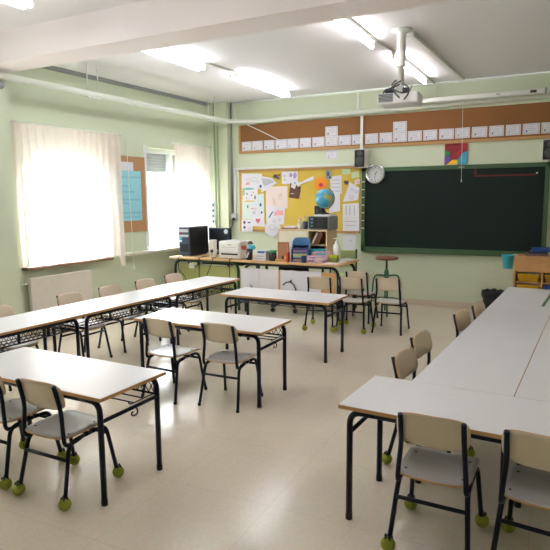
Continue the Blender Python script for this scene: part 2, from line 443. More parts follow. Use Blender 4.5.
# ------------------------------------------------------------------ ceiling pipes and conduits
root = thing('heating_pipe', 'long white heating pipe hung below the ceiling round two walls', 'pipe')
zp = 2.775
def pipe_x(y): return -4.875+(y-7.6)*math.tan(WA)*.9
b = NB(); tube(b, [(pipe_x(YF)-.0, YF, zp), (pipe_x(7.75), 7.83, zp), (-4.62, D-.06, zp+.005), (XR, D-.06, zp+.035)], .034, 12, .12); obj('pipe_run', b, M_PIPEW, root)
for y in (5.08, 7.42):
    for dy in (-.08, .08):
        h = NB(); tube(h, [(pipe_x(y+dy), y+dy, H), (pipe_x(y+dy), y+dy, zp)], .006, 6); obj('hanger_rod', h, M_PIPEW, root)
    h = NB(); box(h, (pipe_x(y), y, zp-.036), (.06, .20, .012), .003); obj('clamp', h, M_PIPEW, root)
for x in (-4.56, -1.67):
    h = NB(); tube(h, [(x, D-.05, H), (x, D-.05, zp)], .007, 6); obj('hanger_rod', h, M_PIPEW, root)
    h = NB(); box(h, (x, D-.05, zp-.036), (.16, .05, .012), .003); obj('clamp', h, M_PIPEW, root)
# conduits in the corner of ceiling and walls
b = NB(); tube(b, [(-4.95, D-.016, H-.02), (XR, D-.016, H-.02)], .014, 8); tag(obj('cable_conduit', b, M_WHITEP), 'thin white conduit running along the top of the board wall', 'conduit')
b = NB()
bx(b, (wl(4.07), -.045, H-.035), (-.13, 0, H)); bx(b, (wl(4.07), -.075, H-.018), (-.13, -.055, H)); tag(place_wall(obj('cable_conduit', b, M_GREYPIPE)), 'grey cable trunking in the corner of ceiling and window wall', 'conduit')
def vtube(pts, r, m, label, name='wall_conduit', cat='conduit'):
    b = NB(); tube(b, pts, r, 8, .02); return tag(obj(name, b, m), label, cat)
vtube([(-5.22, D-.135, .735), (-5.22, D-.135, H)], .013, M_GREENPIPE, 'green painted pipe on the corner pillar, the one nearer the curtain', 'wall_pipe', 'pipe')
vtube([(-5.16, D-.135, .735), (-5.16, D-.135, 2.74)], .013, M_GREENPIPE, 'green painted pipe on the corner pillar, the one further from the curtain', 'wall_pipe', 'pipe')
vtube([(-4.96, D-.02, 1.20), (-4.96, D-.02, H)], .014, M_GREYPIPE, 'grey vertical conduit where corner pillar meets board wall')
vtube([(-4.88, D-.015, 2.82), (-4.88, D-.015, H)], .012, M_WHITEP, 'short white vertical conduit above the pipe in far left corner')
b = NB(); bx(b, (-2.812, D-.02, 2.81), (-2.776, D, H-.035), .003); tag(obj('wall_trunking', b, M_WHITEP), 'short white trunking drop between ceiling conduit and heating pipe', 'trunking')
b = NB(); bx(b, (-2.74, D-.045, 2.25), (-2.70, D-.021, 2.735), .003); tag(obj('wall_trunking', b, M_WHITEP), 'white trunking crossing the cork strip down to the left loudspeaker', 'trunking')
root = thing('wall_trunking', 'white trunking framing the top and left of the yellow pin board', 'trunking')
b = NB(); bx(b, (-4.93, D-.022, 2.028), (-2.83, D, 2.058), .003); obj('top_run', b, M_WHITEP, root)
b = NB(); bx(b, (-4.93, D-.022, 1.31), (-4.895, D, 2.027), .003); obj('side_run', b, M_WHITEP, root)
root = thing('wall_socket', 'grey socket box with plug on the wall above the printer', 'socket')
b = NB(); bx(b, (-4.985, D-.05, 1.20), (-4.88, D, 1.31), .008); obj('socket_box', b, M_LGREY, root)
b = NB(); box(b, (-4.92, D-.07, 1.22), (.045, .05, .045), .008); obj('plug', b, M_BLACK, root)
b = NB(); tube(b, [(-4.92, D-.08, 1.20), (-4.93, D-.09, 1.10), (-5.02, D-.10, 1.00), (-4.97, D-.12, .80), (-4.9, D-.16, .30)], .007, 6, .05); obj('lead', b, M_BLACK, root)
root = thing('power_strip', 'upright power strip on corner pillar above the monitor', 'power strip')
b = NB(); bx(b, (-5.285, D-.155, 1.12), (-5.235, D-.121, 1.52), .006); obj('housing', b, M_LGREY, root)
for k in range(4):
    b = NB(); box(b, (-5.26, D-.157, 1.18+k*.09), (.036, .008, .045), .004); obj('outlet', b, M_BLACK, root)
b = NB(); box(b, (-5.26, D-.158, 1.475), (.026, .008, .02), .003); obj('switch', b, M_GREENC, root)
b = NB(); tube(b, [(-4.62, D-.10, 2.728), (-4.40, D-.10, 2.63), (-4.09, D-.03, 2.47)], .006, 6, .3); tag(obj('hanging_cable', b, M_WHITEP), 'thin white cable sagging from the pipe onto the cork strip', 'cable')
b = NB(); tube(b, [(-5.09, 3.80, .0), (-5.09, 3.80, 2.2)], .010, 6); o = tag(obj('wall_pipe', b, M_GREENPIPE), 'thin green pipe running up the left edge pillar', 'pipe'); o.location = (-.055, -.02, 0)
root = thing('alarm_bell', 'round grey alarm bell high on the left edge pillar', 'bell', (-5.02, 3.90, 2.69))
b = NB(); lathe(b, [(.015, 0), (.03, .0), (.042, .02), (.042, .03), (.02, .035)], (0, 0, 0), 20, M=Matrix.Rotation(-PI/2, 4, 'Y')); obj('gong', b, M_GREYP, root)
b = NB(); box(b, (-.065, 0, 0), (.10, .06, .06), .006); obj('wall_mount', b, M_DGREY, root)

# ------------------------------------------------------------------ lamps
def lamp(x, y0, y1, mt, label):
    root = thing('ceiling_light', label, 'lamp', (x, (y0+y1)/2, H), 0, 'fluorescent ceiling lights')
    L = y1-y0; twin = mt is M_TUBEC
    b = NB(); box(b, (0, 0, -.02), (.055, L+.05, .04), .008); obj('housing', b, M_WHITEP, root)
    for s in ((-1, 1) if twin else (0,)):
        t = NB(); tube(t, [(s*.04, -L/2, -.086), (s*.04, L/2, -.086)], .014, 10); obj('tube', t, mt, root)
        for e in (-1, 1):
            t = NB(); box(t, (s*.04, e*(L/2+.010), -.066), (.03, .016, .062), .005); obj('lamp_holder', t, M_WHITEP, root)
lamp(-3.80, 4.12, 5.58, M_TUBEC, 'twin tube ceiling light over the long window tables, just behind the beam')
lamp(-3.70, 6.14, 7.60, M_TUBEC, 'twin tube ceiling light at the board end nearest the window wall')
lamp(-1.79, 4.14, 5.62, M_TUBEW, 'ceiling light just behind the beam near the projector pole')
lamp(-1.72, 6.16, 7.66, M_TUBEW, 'ceiling light behind the projector towards the blackboard')
lamp(-3.76, 1.70, 3.19, M_TUBEC, 'ceiling light in front of the beam at the top left corner of view')
lamp(.30, 1.70, 3.20, M_TUBEW, 'added ceiling light above the near end of right block, outside the view')  # added out of view to brighten the right side
lamp(-1.86, 1.62, 3.12, M_TUBEW, 'added unseen ceiling light in front of the beam above the middle')  # repeats the row out of view, added for its light
for (xa, ya, xb, yb, lab) in ((-3.765, 5.67, -3.715, 6.09, 'thin cable duct joining the two lights of the window row'), (-1.785, 5.69, -1.735, 6.11, 'thin cable duct joining the two lights beside the projector'), (-1.715, 7.71, -1.70, D-.03, 'short cable duct from the last projector row light to the wall')):
    b = NB(); a = math.atan2(xb-xa, yb-ya); box(b, ((xa+xb)/2, (ya+yb)/2, H-.012), (.03, math.hypot(xb-xa, yb-ya), .024), .003, Matrix.Rotation(-a, 4, 'Z')); tag(obj('ceiling_trunking', b, M_WHITEP), lab, 'trunking')
b = NB(); box(b, (-1.36, 6.80, H-.02), (.07, 2.40, .04), .004, Matrix.Rotation(-R(2.4), 4, 'Z')); tag(obj('ceiling_trunking', b, M_WHITEP), 'long white ceiling trunking from projector pole to the board wall', 'trunking')

# ------------------------------------------------------------------ projector
root = thing('ceiling_projector', 'white projector on a pole bracket below the ceiling', 'projector', (-1.46, 5.48, H), R(3))
b = NB(); lathe(b, [(.10, 0), (.10, -.008), (.075, -.02), (.042, -.03), (.040, -.32), (.044, -.325), (.044, -.335), (.030, -.34), (.030, -.50)], (0, 0, 0), 18); obj('pole', b, M_WHITEP, root)
b = NB(); bx(b, (-.19, -.13, -.69), (.19, .13, -.585), .018); obj('projector_body', b, M_WHITEPL, root)
b = NB(); box(b, (-.112, -.131, -.63), (.135, .006, .075), .002)
obj('vent_panel', b, M_DGREY, root)
b = NB()
for k in range(6): box(b, (-.112, -.136, -.662+k*.0125), (.13, .006, .004), .001)
obj('vent_slats', b, M_LGREY, root)
b = NB(); lathe(b, [(.045, 0), (.045, .02), (.032, .022), (.03, .012)], (.08, .13, -.63), 16, M=Matrix.Rotation(-PI/2, 4, 'X')); obj('lens', b, M_BLACK, root)
b = NB(); box(b, (0, 0, -.54), (.05, .05, .09), .004); box(b, (0, 0, -.580), (.20, .16, .012), .003)
for s in (-1, 1): box(b, (s*.09, 0, -.545), (.012, .05, .08), .003, Matrix.Rotation(s*.5, 4, 'Y'))
obj('bracket', b, M_LGREY, root)
for pts in ([(.0, -.05, -.50), (-.05, -.10, -.54), (-.12, -.12, -.55), (-.15, -.08, -.585)], [(.01, -.04, -.47), (-.05, -.11, -.52), (-.02, -.145, -.60), (.02, -.135, -.64)], [(.02, -.04, -.50), (.09, -.10, -.53), (.11, -.14, -.60), (.06, -.14, -.66)], [(-.03, -.04, -.46), (-.07, -.09, -.50), (-.03, -.13, -.57), (.05, -.14, -.60)]):
    b = NB(); tube(b, pts, .007, 6, .04); obj('cable', b, M_DGREY, root)
b = NB(); box(b, (-.08, -.10, -.565), (.09, .05, .03), .006); box(b, (.07, -.11, -.575), (.05, .05, .05), .006); obj('plug', b, M_BLACK, root)

# ------------------------------------------------------------------ projection screen case
root = thing('projection_screen', 'long white rolled up projection screen case above the blackboard', 'projection screen', (0, 0, 0))
b = NB(); bx(b, (-2.10, D-.175, 2.825), (-.31, D-.105, 2.885), .012); obj('screen_case', b, M_WHITEP, root)
for s in (-2.11, -.30):
    b = NB(); box(b, (s, D-.14, 2.855), (.02, .078, .072), .006); obj('end_cap', b, M_GREYP, root)
for x in (-1.9, -.5):
    b = NB(); box(b, (x, D-.055, 2.865), (.03, .11, .03), .003); obj('wall_bracket', b, M_LGREY, root)
b = NB(); box(b, (-.44, D-.176, 2.855), (.075, .003, .034), .001); obj('label_plate', b, M_DGREY, root)
b = NB(); box(b, (-.85, D-.176, 2.855), (.05, .003, .012), .001); obj('maker_mark', b, M_GREYP, root)
root = thing('pull_cord', 'thin white pull cord with handle hanging before the blackboard', 'cord')
b = NB(); tube(b, [(-1.29, D-.14, 2.826), (-1.275, D-.14, 1.78)], .0025, 6); obj('string', b, M_WHITEP, root)
b = NB(); lathe(b, [(.003, .04), (.006, .02), (.007, 0), (.004, -.01)], (-1.275, D-.14, 1.76), 10); obj('handle', b, M_WHITEP, root)
b = NB(); box(b, (-1.278, D-.14, 1.95), (.08, .005, .006), .002); obj('cross_bar', b, M_WHITEP, root)

# ------------------------------------------------------------------ cork strip with certificates
root = thing('cork_strip', 'long brown cork strip with wooden edge high on the board wall', 'pin board')
b = NB(); bx(b, (-4.80, D-.016, 2.32), (1.3, D-.002, 2.735)); obj('cork_sheet', b, M_CORK, root)
b = NB(); bx(b, (-4.82, D-.022, 2.28), (1.3, D-.002, 2.32), .003); bx(b, (-4.825, D-.022, 2.32), (-4.79, D-.002, 2.735), .003); obj('wooden_frame', b, M_FRAME, root)
CERT = [(-4.675, .181), (-4.476, .195), (-4.261, .191), (-4.048, .200), (-3.843, .19), (-3.63, .19), (-3.413, .20), (-3.197, .20), (-2.989, .196), (-2.79, .175), (-2.575, .195), (-2.361, .185), (-2.157, .198), (-1.945, .193), (-1.732, .19), (-1.513, .196), (-1.302, .19), (-1.083, .195), (-.87, .18), (-.665, .18), (-.451, .20), (-.24, .185)]
ordinal = ['leftmost', 'second from left', 'third from left', 'fourth from left', 'fifth from left', 'sixth from left', 'seventh from left', 'between the two stray ones', 'ninth from left', 'just left of the white trunking', 'just right of the white trunking', 'second right of the trunking', 'under the doubled one', 'second right of the doubled one', 'third right of the doubled one', 'above left of the colourful picture', 'above right of the colourful picture', 'eighth from right edge of view', 'fourth from right edge of view', 'third from right edge of view', 'second from right edge of view', 'rightmost one in view']
ordinal[17] = 'fifth from right edge of view'
def cert(x, z, w, h, yb, label, sub):
    root = thing('certificate_sheet', label, 'certificate', (x, yb, z), 0, 'certificates on the cork strip')
    root.rotation_euler = (0, R(random.uniform(-1.2, 1.2)), 0)
    b = NB(); bx(b, (-w/2, -.003, -h/2), (w/2, 0, h/2)); obj('sheet', b, M_PAPER, root)
    b = NB(); t = .004; m = .012; y = -.0038
    for a, c in (((-w/2+m, y, -h/2+m), (w/2-m, -.003, -h/2+m+t)), ((-w/2+m, y, h/2-m-t), (w/2-m, -.003, h/2-m)), ((-w/2+m, y, -h/2+m), (-w/2+m+t, -.003, h/2-m)), ((w/2-m-t, y, -h/2+m), (w/2-m, -.003, h/2-m))): bx(b, a, c)
    for k in range(3): bx(b, (-w*.28, y, h*.18-k*h*.17), (w*(.28-random.uniform(0, .12)), -.003, h*.18-k*h*.17+.003))
    obj('printed_frame', b, M_GRAPH, root)
    b = NB(); prism(b, [(-w*.32, -h*.3), (-w*.22, -h*.3), (-w*.24, -h*.12), (-w*.30, -h*.1)], y, -.003); obj('printed_figure', b, M_INK if sub % 3 == 0 else (M_GRAPH if sub % 3 == 1 else M_BLUEINK), root)
for i, (x, w) in enumerate(CERT):
    cert(x, 2.398+.0008*i, w, .148-.0006*i, D-.017-.0006*(i % 2), 'white bordered certificate in the row on the cork strip, '+ordinal[i], i)
cert(-3.20, 2.545, .20, .15, D-.018, 'white bordered certificate pinned above the row, the left stray one', 3)
cert(-3.20, 2.205, .19, .135, D, 'white bordered certificate taped to bare wall below the cork strip', 4)
cert(-2.16, 2.548, .195, .145, D-.018, 'white bordered certificate pinned above the row, the right stray one', 5)

# ------------------------------------------------------------------ yellow pin board with drawings
root = thing('pin_board', 'yellow papered pin board crowded with drawings beside the blackboard', 'pin board')
b = NB(); bx(b, (-4.80, D-.014, 1.06), (-2.735, D-.002, 1.99)); obj('yellow_sheet', b, M_YELLOW, root)
b = NB(); bx(b, (-4.83, D-.034, 1.985), (-2.735, D-.002, 2.02), .003); bx(b, (-4.83, D-.0165, 1.015), (-2.735, D-.002, 1.055), .001); bx(b, (-4.83, D-.0165, 1.055), (-4.795, D-.002, 1.985), .001)
obj('wooden_frame', b, M_FRAME, root)
lay = [0]
def sheet(poly, m, label, name='pinned_drawing', cat='drawing', marks=()):
    lay[0] += 1; y = D-.0170-.0013*(lay[0] % 9)
    cx = sum(p[0] for p in poly)/len(poly); cz = sum(p[1] for p in poly)/len(poly)
    root = thing(name, label, cat, (cx, y, cz), 0, 'papers on the yellow pin board')
    b = NB(); prism(b, [(p[0]-cx, p[1]-cz) for p in poly], -.0012, 0); obj('sheet', b, m, root)
    for nm, mm, kind, args in marks:
        b = NB()
        if kind == 'lines':
            n, w, x0, z0, dz = args
            for k in range(n): bx(b, (x0, -.0022, z0-k*dz), (x0+w*random.uniform(.8, 1), -.0012, z0-k*dz+.006))
        elif kind == 'scrib':
            for (x, z, r) in args:
                a0 = random.random()*6
                tube(b, [(x+r*math.cos(a0+t*.9)*(1-.06*t), -.0018, z+r*.8*math.sin(a0+t*.9)*(1-.06*t)) for t in range(9)], .0022, 4)
        elif kind == 'blob':
            for (x, z, rx, rz) in args:
                if len(b.verts): obj(nm, b, mm, root); b = NB()
                prism(b, [(x+rx*math.cos(2*PI*k/12)*(1+.2*math.sin(k*2.2)), z+rz*math.sin(2*PI*k/12)*(1+.15*math.cos(k*1.7))) for k in range(12)], -.0020, -.0012)
        elif kind == 'poly':
            prism(b, args, -.0021, -.0012)
        obj(nm, b, mm, root)
sheet([(-4.777, 1.729), (-4.401, 1.723), (-4.398, 1.955), (-4.773, 1.965)], M_PAPER, 'white pencil drawing in the top left corner of the yellow board', marks=[('pencil_lines', M_GRAPH, 'scrib', [(-.07, .0, .05), (.04, .02, .06), (.12, -.03, .03)]), ('crayon', M_SALMON, 'blob', [(-.08, -.05, .04, .02)])])
sheet([(-4.777, 1.219), (-4.362, 1.215), (-4.366, 1.643), (-4.771, 1.533)], M_PAPERB, 'large pale blue sheet behind small ones at left of yellow board', marks=[('ink_spots', M_BLUEINK, 'blob', [(.14, .05, .02, .03), (.16, -.08, .018, .03), (-.10, .02, .012, .03)])])
sheet([(-4.597, 1.106), (-4.354, 1.093), (-4.37, 1.32), (-4.595, 1.27)], M_PAPER, 'white sheet with a pink painted heart low on the yellow board', marks=[('pink_heart', M_PINK, 'poly', [(0, -.055), (.045, .0), (.04, .03), (.015, .035), (0, .02), (-.015, .035), (-.04, .03), (-.045, 0)])])
sheet([(-4.762, 1.5), (-4.479, 1.498), (-4.475, 1.724), (-4.758, 1.729)], M_PAPER, 'white drawing with teal scribbled edge and small figures', marks=[('teal_edge', M_TEAL, 'blob', [(-.12, .05, .02, .07), (-.02, .10, .10, .02)]), ('yellow_edge', M_YELLOW, 'blob', [(-.02, -.10, .11, .012)]), ('figures', M_INK, 'blob', [(-.06, .02, .010, .02), (.03, .0, .008, .016), (.09, -.04, .012, .035), (-.07, -.05, .008, .01), (.06, .04, .008, .01)])])
sheet([(-4.402, 1.651), (-4.119, 1.798), (-4.217, 1.879), (-4.482, 1.925)], M_PAPER, 'tilted white sheet with grey pencil shading at top of yellow board', marks=[('shading', mat('soft_grey_crayon', srgb(176, 178, 190), .8, vary=.1, scale=30), 'poly', [(-.06, -.07), (.13, .0), (.06, .05), (-.10, .07)])])
sheet([(-4.512, 1.741), (-4.393, 1.691), (-4.346, 1.754), (-4.474, 1.813)], M_PAPER, 'small tilted white card with blue figure near top left of yellow board', marks=[('blue_figure', M_BLUEINK, 'blob', [(.01, .0, .022, .028)]), ('red_dot', M_RED, 'blob', [(.0, -.02, .012, .008)])])
sheet([(-4.633, 1.27), (-4.463, 1.271), (-4.461, 1.434), (-4.63, 1.434)], M_PAPER, 'small square white sheet with red line, on the pale blue sheet', marks=[('red_line', M_PINK, 'blob', [(-.03, .04, .03, .008)]), ('ink', M_INK, 'scrib', [(.03, .03, .012), (.0, -.02, .03)])])
sheet([(-4.79, 1.011), (-4.58, 1.015), (-4.577, 1.213), (-4.787, 1.211)], M_PAPER, 'white sheet with four dark pictures in lower left corner of yellow board', marks=[('pictures', M_DGREY, 'blob', [(-.05, .05, .022, .028), (-.05, -.03, .022, .026)]), ('blue_picture', M_BLUEINK, 'blob', [(.04, .05, .03, .012)]), ('pencil_lines', M_GRAPH, 'scrib', [(.05, -.04, .02)])])
sheet([(-4.332, 1.409), (-3.935, 1.393), (-3.942, 1.747), (-4.328, 1.738)], M_PAPER2, 'large pale pink sheet with faint figures in middle of yellow board', marks=[('faint_crayon', M_SALMON, 'scrib', [(-.05, -.04, .035), (.06, .0, .045), (-.04, -.10, .03), (.07, .04, .02)])])
sheet([(-4.325, 1.142), (-4.008, 1.138), (-3.988, 1.401), (-4.331, 1.433)], M_PAPER, 'white drawing with salmon crayon patch under the large pink sheet', marks=[('salmon_patch', M_SALMON, 'poly', [(-.02, .0), (.15, .01), (.14, .08), (.05, .09), (-.01, .05)]), ('blue_figure', M_BLUEINK, 'poly', [(-.13, -.04), (-.10, -.03), (-.03, .07), (-.06, .06)]), ('pencil_lines', M_GRAPH, 'scrib', [(.08, -.06, .03), (-.02, -.08, .04)])])
sheet([(-4.227, .916), (-4.062, 1.033), (-4.079, 1.158), (-4.353, 1.135), (-4.355, 1.011)], M_PAPER, 'bundle of white sheets hanging below the edge of yellow board', 'hanging_papers', 'papers', marks=[('fold_lines', M_GRAPH, 'scrib', [(0, .03, .08)])])
sheet([(-4.039, 1.78), (-3.758, 1.775), (-3.758, 1.968), (-4.037, 1.976)], M_PAPER, 'white sheet with lilac tree shapes at top of yellow board', marks=[('lilac_shapes', M_LILAC, 'blob', [(.02, .04, .028, .035), (.09, .03, .03, .05)]), ('tags', M_GRAPH, 'blob', [(-.09, .03, .012, .014), (-.09, -.03, .014, .012)])])
sheet([(-3.916, 1.567), (-3.742, 1.542), (-3.707, 1.728), (-3.889, 1.793)], M_BROWN, 'dark brown photograph pinned at a tilt on yellow board', 'pinned_photograph', 'photograph', marks=[('pale_patch', M_PAPER2, 'blob', [(-.04, -.03, .035, .006)])])
sheet([(-3.88, 1.731), (-3.811, 1.698), (-3.776, 1.791), (-3.845, 1.823)], M_PAPER, 'small white tag pinned over the brown photograph', 'pinned_note', 'note', marks=[('blue_figure', M_BLUEINK, 'blob', [(.02, .03, .012, .014)])])
sheet([(-3.759, 1.729), (-3.69, 1.781), (-3.49, 1.83), (-3.486, 1.892), (-3.60, 1.85), (-3.70, 1.80), (-3.78, 1.81)], M_PAPER, 'folded white paper dart pinned right of brown photograph', 'paper_dart', 'paper')
sheet([(-4.199, 1.894), (-4.15, 1.875), (-4.074, 1.844), (-4.085, 1.90), (-4.055, 1.938), (-4.12, 1.92), (-4.162, 1.941)], M_DGREY, 'dark butterfly cut-out at top of yellow board', 'paper_butterfly', 'decoration', marks=[('spots', M_PINK, 'blob', [(.02, .0, .02, .01)])])
sheet([(-3.287, 1.842), (-3.189, 1.839), (-3.189, 1.967), (-3.287, 1.97)], M_GREYP, 'small grey photograph above the globe on yellow board', 'pinned_photograph', 'photograph', marks=[('figure', M_DGREY, 'blob', [(-.01, .01, .015, .04), (.02, -.04, .02, .015)])])
sheet([(-3.235, 1.325), (-3.056, 1.356), (-3.058, 1.627), (-3.187, 1.613)], M_PAPER, 'white sheet pinned right behind the globe', 'pinned_note', 'note')
sheet([(-3.204, 1.614), (-3.026, 1.619), (-3.036, 1.895), (-3.221, 1.87)], M_PAPER, 'white sheet of typed lines above right of the globe', 'pinned_note', 'note', marks=[('typed_lines', M_GRAPH, 'lines', (4, .14, -.07, .07, .055))])
sheet([(-3.028, 1.902), (-2.893, 1.899), (-2.894, 1.995), (-3.029, 1.999)], M_PAPERG, 'pale green note at top right of yellow board, the left of two', 'pinned_note', 'note')
sheet([(-2.869, 1.839), (-2.754, 1.858), (-2.756, 1.946), (-2.878, 1.928)], M_PAPERG, 'pale green note at top right of yellow board, next to the loudspeaker', 'pinned_note', 'note')
sheet([(-3.009, 1.491), (-2.771, 1.52), (-2.747, 1.697), (-2.9, 1.788)], M_PAPER, 'tilted white sketch map at right of yellow board', marks=[('sketch', M_GRAPH, 'scrib', [(0, .05, .03), (-.02, -.06, .04), (.06, .02, .03)])])
sheet([(-3.007, 1.258), (-2.747, 1.26), (-2.755, 1.475), (-3.008, 1.461)], M_PAPER, 'white sheet with upright columns at right of yellow board, middle one', 'pinned_note', 'note', marks=[('columns', M_GRAPH, 'poly', [(-.08, -.07), (-.07, -.07), (-.07, .07), (-.08, .07)]), ('columns', M_GRAPH, 'poly', [(-.02, -.07), (-.01, -.07), (-.01, .07), (-.02, .07)]), ('columns', M_GRAPH, 'poly', [(.05, -.07), (.06, -.07), (.06, .07), (.05, .07)])])
sheet([(-3.005, 1.053), (-2.740, 1.058), (-2.745, 1.257), (-3.007, 1.255)], M_PAPER, 'white sheet with faint lines in lower right corner of yellow board', 'pinned_note', 'note', marks=[('typed_lines', M_GRAPH, 'lines', (2, .2, -.1, .04, .06))])
sheet([(-2.821, 1.742), (-2.745, 1.763), (-2.745, 1.836), (-2.822, 1.816)], M_PAPER2, 'pink and white note beside the blackboard edge', 'pinned_note', 'note', marks=[('pink_swirl', M_PINK, 'scrib', [(0, 0, .025)])])
sheet([(-2.995, 1.78), (-2.955, 1.744), (-2.916, 1.78), (-2.93, 1.818), (-2.955, 1.80), (-2.98, 1.82)], M_DGREY, 'little dark heart shaped picture right of the typed sheet', 'paper_heart', 'decoration')
# flower on the board
root = thing('paper_flower', 'orange paper flower with magenta heart above the globe', 'decoration', (-3.37, D-.0305, 1.765))
b = NB()
for k in range(6):
    a = k*PI/3+.4; prism(b, [(.062*math.cos(a)+.048*math.cos(t*PI/5), .062*math.sin(a)+.048*math.sin(t*PI/5)) for t in range(10)], -.004-.0008*k, 0)
obj('petals', b, M_ORANGE, root)
b = NB(); prism(b, [(.034*math.cos(t*PI/6)+.008, .03*math.sin(t*PI/6)-.012) for t in range(12)], -.016, -.009); obj('flower_centre', b, M_MAGENTA, root)

# house-shaped sheet
root = thing('house_sign', 'white house shaped sign on wall below the yellow board', 'sign', (-2.91, D, .0))
b = NB(); bx(b, (-.10, -.006, .765), (.105, 0, .985)); obj('sheet', b, M_PAPER, root)
b = NB(); prism(b, [(-.15, .965), (-.01, 1.012), (.15, .965), (.15, .98), (-.01, 1.03), (-.15, .985)], -.014, 0); obj('roof_strip', b, M_LGREY, root)
b = NB(); bx(b, (.02, -.0072, .90), (.035, -.006, .92)); obj('mark', b, M_GRAPH, root)

# ------------------------------------------------------------------ blackboard
root = thing('blackboard', 'large dark green chalkboard in a green frame', 'blackboard')
X0, X1, Z0, Z1 = -2.71, -.203, .758, 1.985
b = NB(); bx(b, (X0+.05, D-.03, Z0+.06), (X1-.05, D, Z1-.05)); obj('writing_surface', b, M_BOARD, root)
b = NB(); f = .055
bx(b, (X0, D-.045, Z1-f), (X1, D, Z1), .004); bx(b, (X0, D-.045, Z0), (X1, D, Z0+f+.015), .004); bx(b, (X0, D-.045, Z0), (X0+f, D, Z1), .004); bx(b, (X1-f, D-.045, Z0), (X1, D, Z1), .004)
obj('board_frame', b, M_BFRAME, root)
b = NB(); bx(b, (X0+.02, D-.075, Z0-.004), (X1-.02, D-.045, Z0+.012), .004); obj('chalk_ledge', b, M_BFRAME, root)
M_REDCH = mat('red_chalk_line', srgb(96, 36, 38), .8)
b = NB(); bx(b, (-1.125, D-.0312, 1.822), (-1.10, D-.0302, 1.93)); bx(b, (-1.125, D-.0312, 1.822), (-.36, D-.0302, 1.842)); obj('red_line', b, M_REDCH, root)
for k in range(7):
    b = NB(); box(b, (X0+.030, D-.050, 1.785-k*.1135), (.04, .006, .012), .002); o = tag(obj('board_magnet', b, M_WHITEPL), 'white bar magnet on the left frame of blackboard, '+['topmost', 'second from top', 'third from top', 'fourth from top', 'fifth from top', 'sixth from top', 'lowest'][k], 'magnet', 'magnets on the blackboard frame')
b = NB(); lathe(b, [(.012, 0), (.012, .012), (.008, .014)], (-.355, D-.031, 1.852), 12, M=Matrix.Rotation(PI/2, 4, 'X')); tag(obj('board_magnet', b, M_LGREY), 'small round grey magnet at the end of red chalk line', 'magnet')
b = NB(); box(b, (-2.36, D-.055, 1.87), (.03, .018, .09), .004); o = tag(obj('board_clip', b, M_BLACK), 'small black clip on the blackboard right of the clock', 'clip')
b = NB(); box(b, (0, -.012, .035), (.02, .012, .018), .003); k = obj('red_tip', b, M_RED, o); k.location = (-2.36, D-.055, 1.87)
# clock
root = thing('wall_clock', 'round silver wall clock over the top left corner of blackboard', 'clock', (-2.495, D-.045, 1.897))
MX = Matrix.Rotation(PI/2, 4, 'X')
b = NB(); lathe(b, [(.145, 0), (.148, .02), (.142, .038), (.122, .044), (.112, .036), (.110, .02)], (0, 0, 0), 36, M=MX); obj('rim', b, M_CHROME, root)
b = NB(); lathe(b, [(.112, .018), (.112, .024)], (0, 0, 0), 32, M=MX); obj('clock_face', b, M_LGREY, root)
b = NB()
for k in range(12):
    a = k*PI/6; box(b, (.093*math.sin(a), -.0248, .093*math.cos(a)), (.006 if k % 3 else .010, .002, .018), 0, Matrix.Rotation(a, 4, 'Y'))
obj('hour_marks', b, M_DGREY, root)
for nm, a, l, w in (('hour_hand', R(42), .05, .009), ('minute_hand', R(186), .078, .007)):
    b = NB(); box(b, (0, 0, l/2-.008), (w, .002, l), 0); h = obj(nm, b, M_BLACK, root); h.location = (0, -.028, 0); h.rotation_euler = (0, a, 0)
# speakers
def speaker(x, z, label):
    root = thing('wall_loudspeaker', label, 'loudspeaker', (x, D, z), R(-6))
    b = NB(); bx(b, (-.085, -.17, -.13), (.085, -.04, .13), .006); obj('cabinet', b, M_CREAMPL, root)
    b = NB(); bx(b, (-.078, -.178, -.122), (.078, -.1705, .122), .003); obj('grille', b, M_BLACK, root)
    for zz, r in ((-.04, .062), (.07, .035)):
        c = NB(); lathe(c, [(r, 0), (r*.95, .006), (r*.6, .003), (r*.3, .007), (.002, .008)], (0, -.178, zz), 18, M=MX); obj('driver', c, M_DGREY, root)
    b = NB(); box(b, (0, -.022, 0), (.05, .05, .06), .004); obj('wall_bracket', b, M_BLACK, root)
speaker(-2.685, 2.118, 'black fronted loudspeaker on the wall above the clock')
speaker(-.20, 2.128, 'black fronted loudspeaker above the right end of blackboard')
# abstract picture (plain coloured patches)
root = thing('canvas_picture', 'small square abstract picture of coloured patches above blackboard', 'picture', (-1.378, D-.001, 2.145))
b = NB(); bx(b, (-.15, -.02, -.152), (.15, 0, .132), .002); obj('canvas', b, M_RED, root)
def patch(poly, m, y=-.0215): 
    c = NB(); prism(c, poly, y, -.0195); return c
obj('green_patch', patch([(-.15, .055), (-.07, .02), (-.08, -.03), (-.15, -.03)], M_GREENC), M_GREENC, root)
obj('purple_patch', patch([(-.15, -.03), (-.08, -.03), (-.06, -.08), (-.13, -.152), (-.15, -.152)], M_PURPLE), M_PURPLE, root)
obj('yellow_patch', patch([(-.13, -.152), (-.05, -.085), (.03, -.085), (.03, -.152)], M_YELP), M_YELP, root)
obj('blue_patch', patch([(.03, -.152), (.03, -.075), (.08, .0), (.15, .03), (.15, -.152)], mat('sky_blue_paint', srgb(60, 160, 190), .6)), MATS['sky_blue_paint'], root)
b = NB()
for pts in ([(-.15, .055), (-.07, .02), (-.08, -.03), (-.05, -.085), (.03, -.085), (.08, 0), (.15, .03)], [(-.15, -.03), (-.08, -.03)], [(-.13, -.152), (-.05, -.085)], [(.03, -.152), (.03, -.085)], [(-.15, .10), (.05, .125)], [(-.09, .06), (-.03, .05), (0, .10), (.04, .11)], [(-.03, .05), (.0, .03), (.04, .07)]):
    tube(b, [(p[0], -.0222, p[1]) for p in pts], .0032, 4)
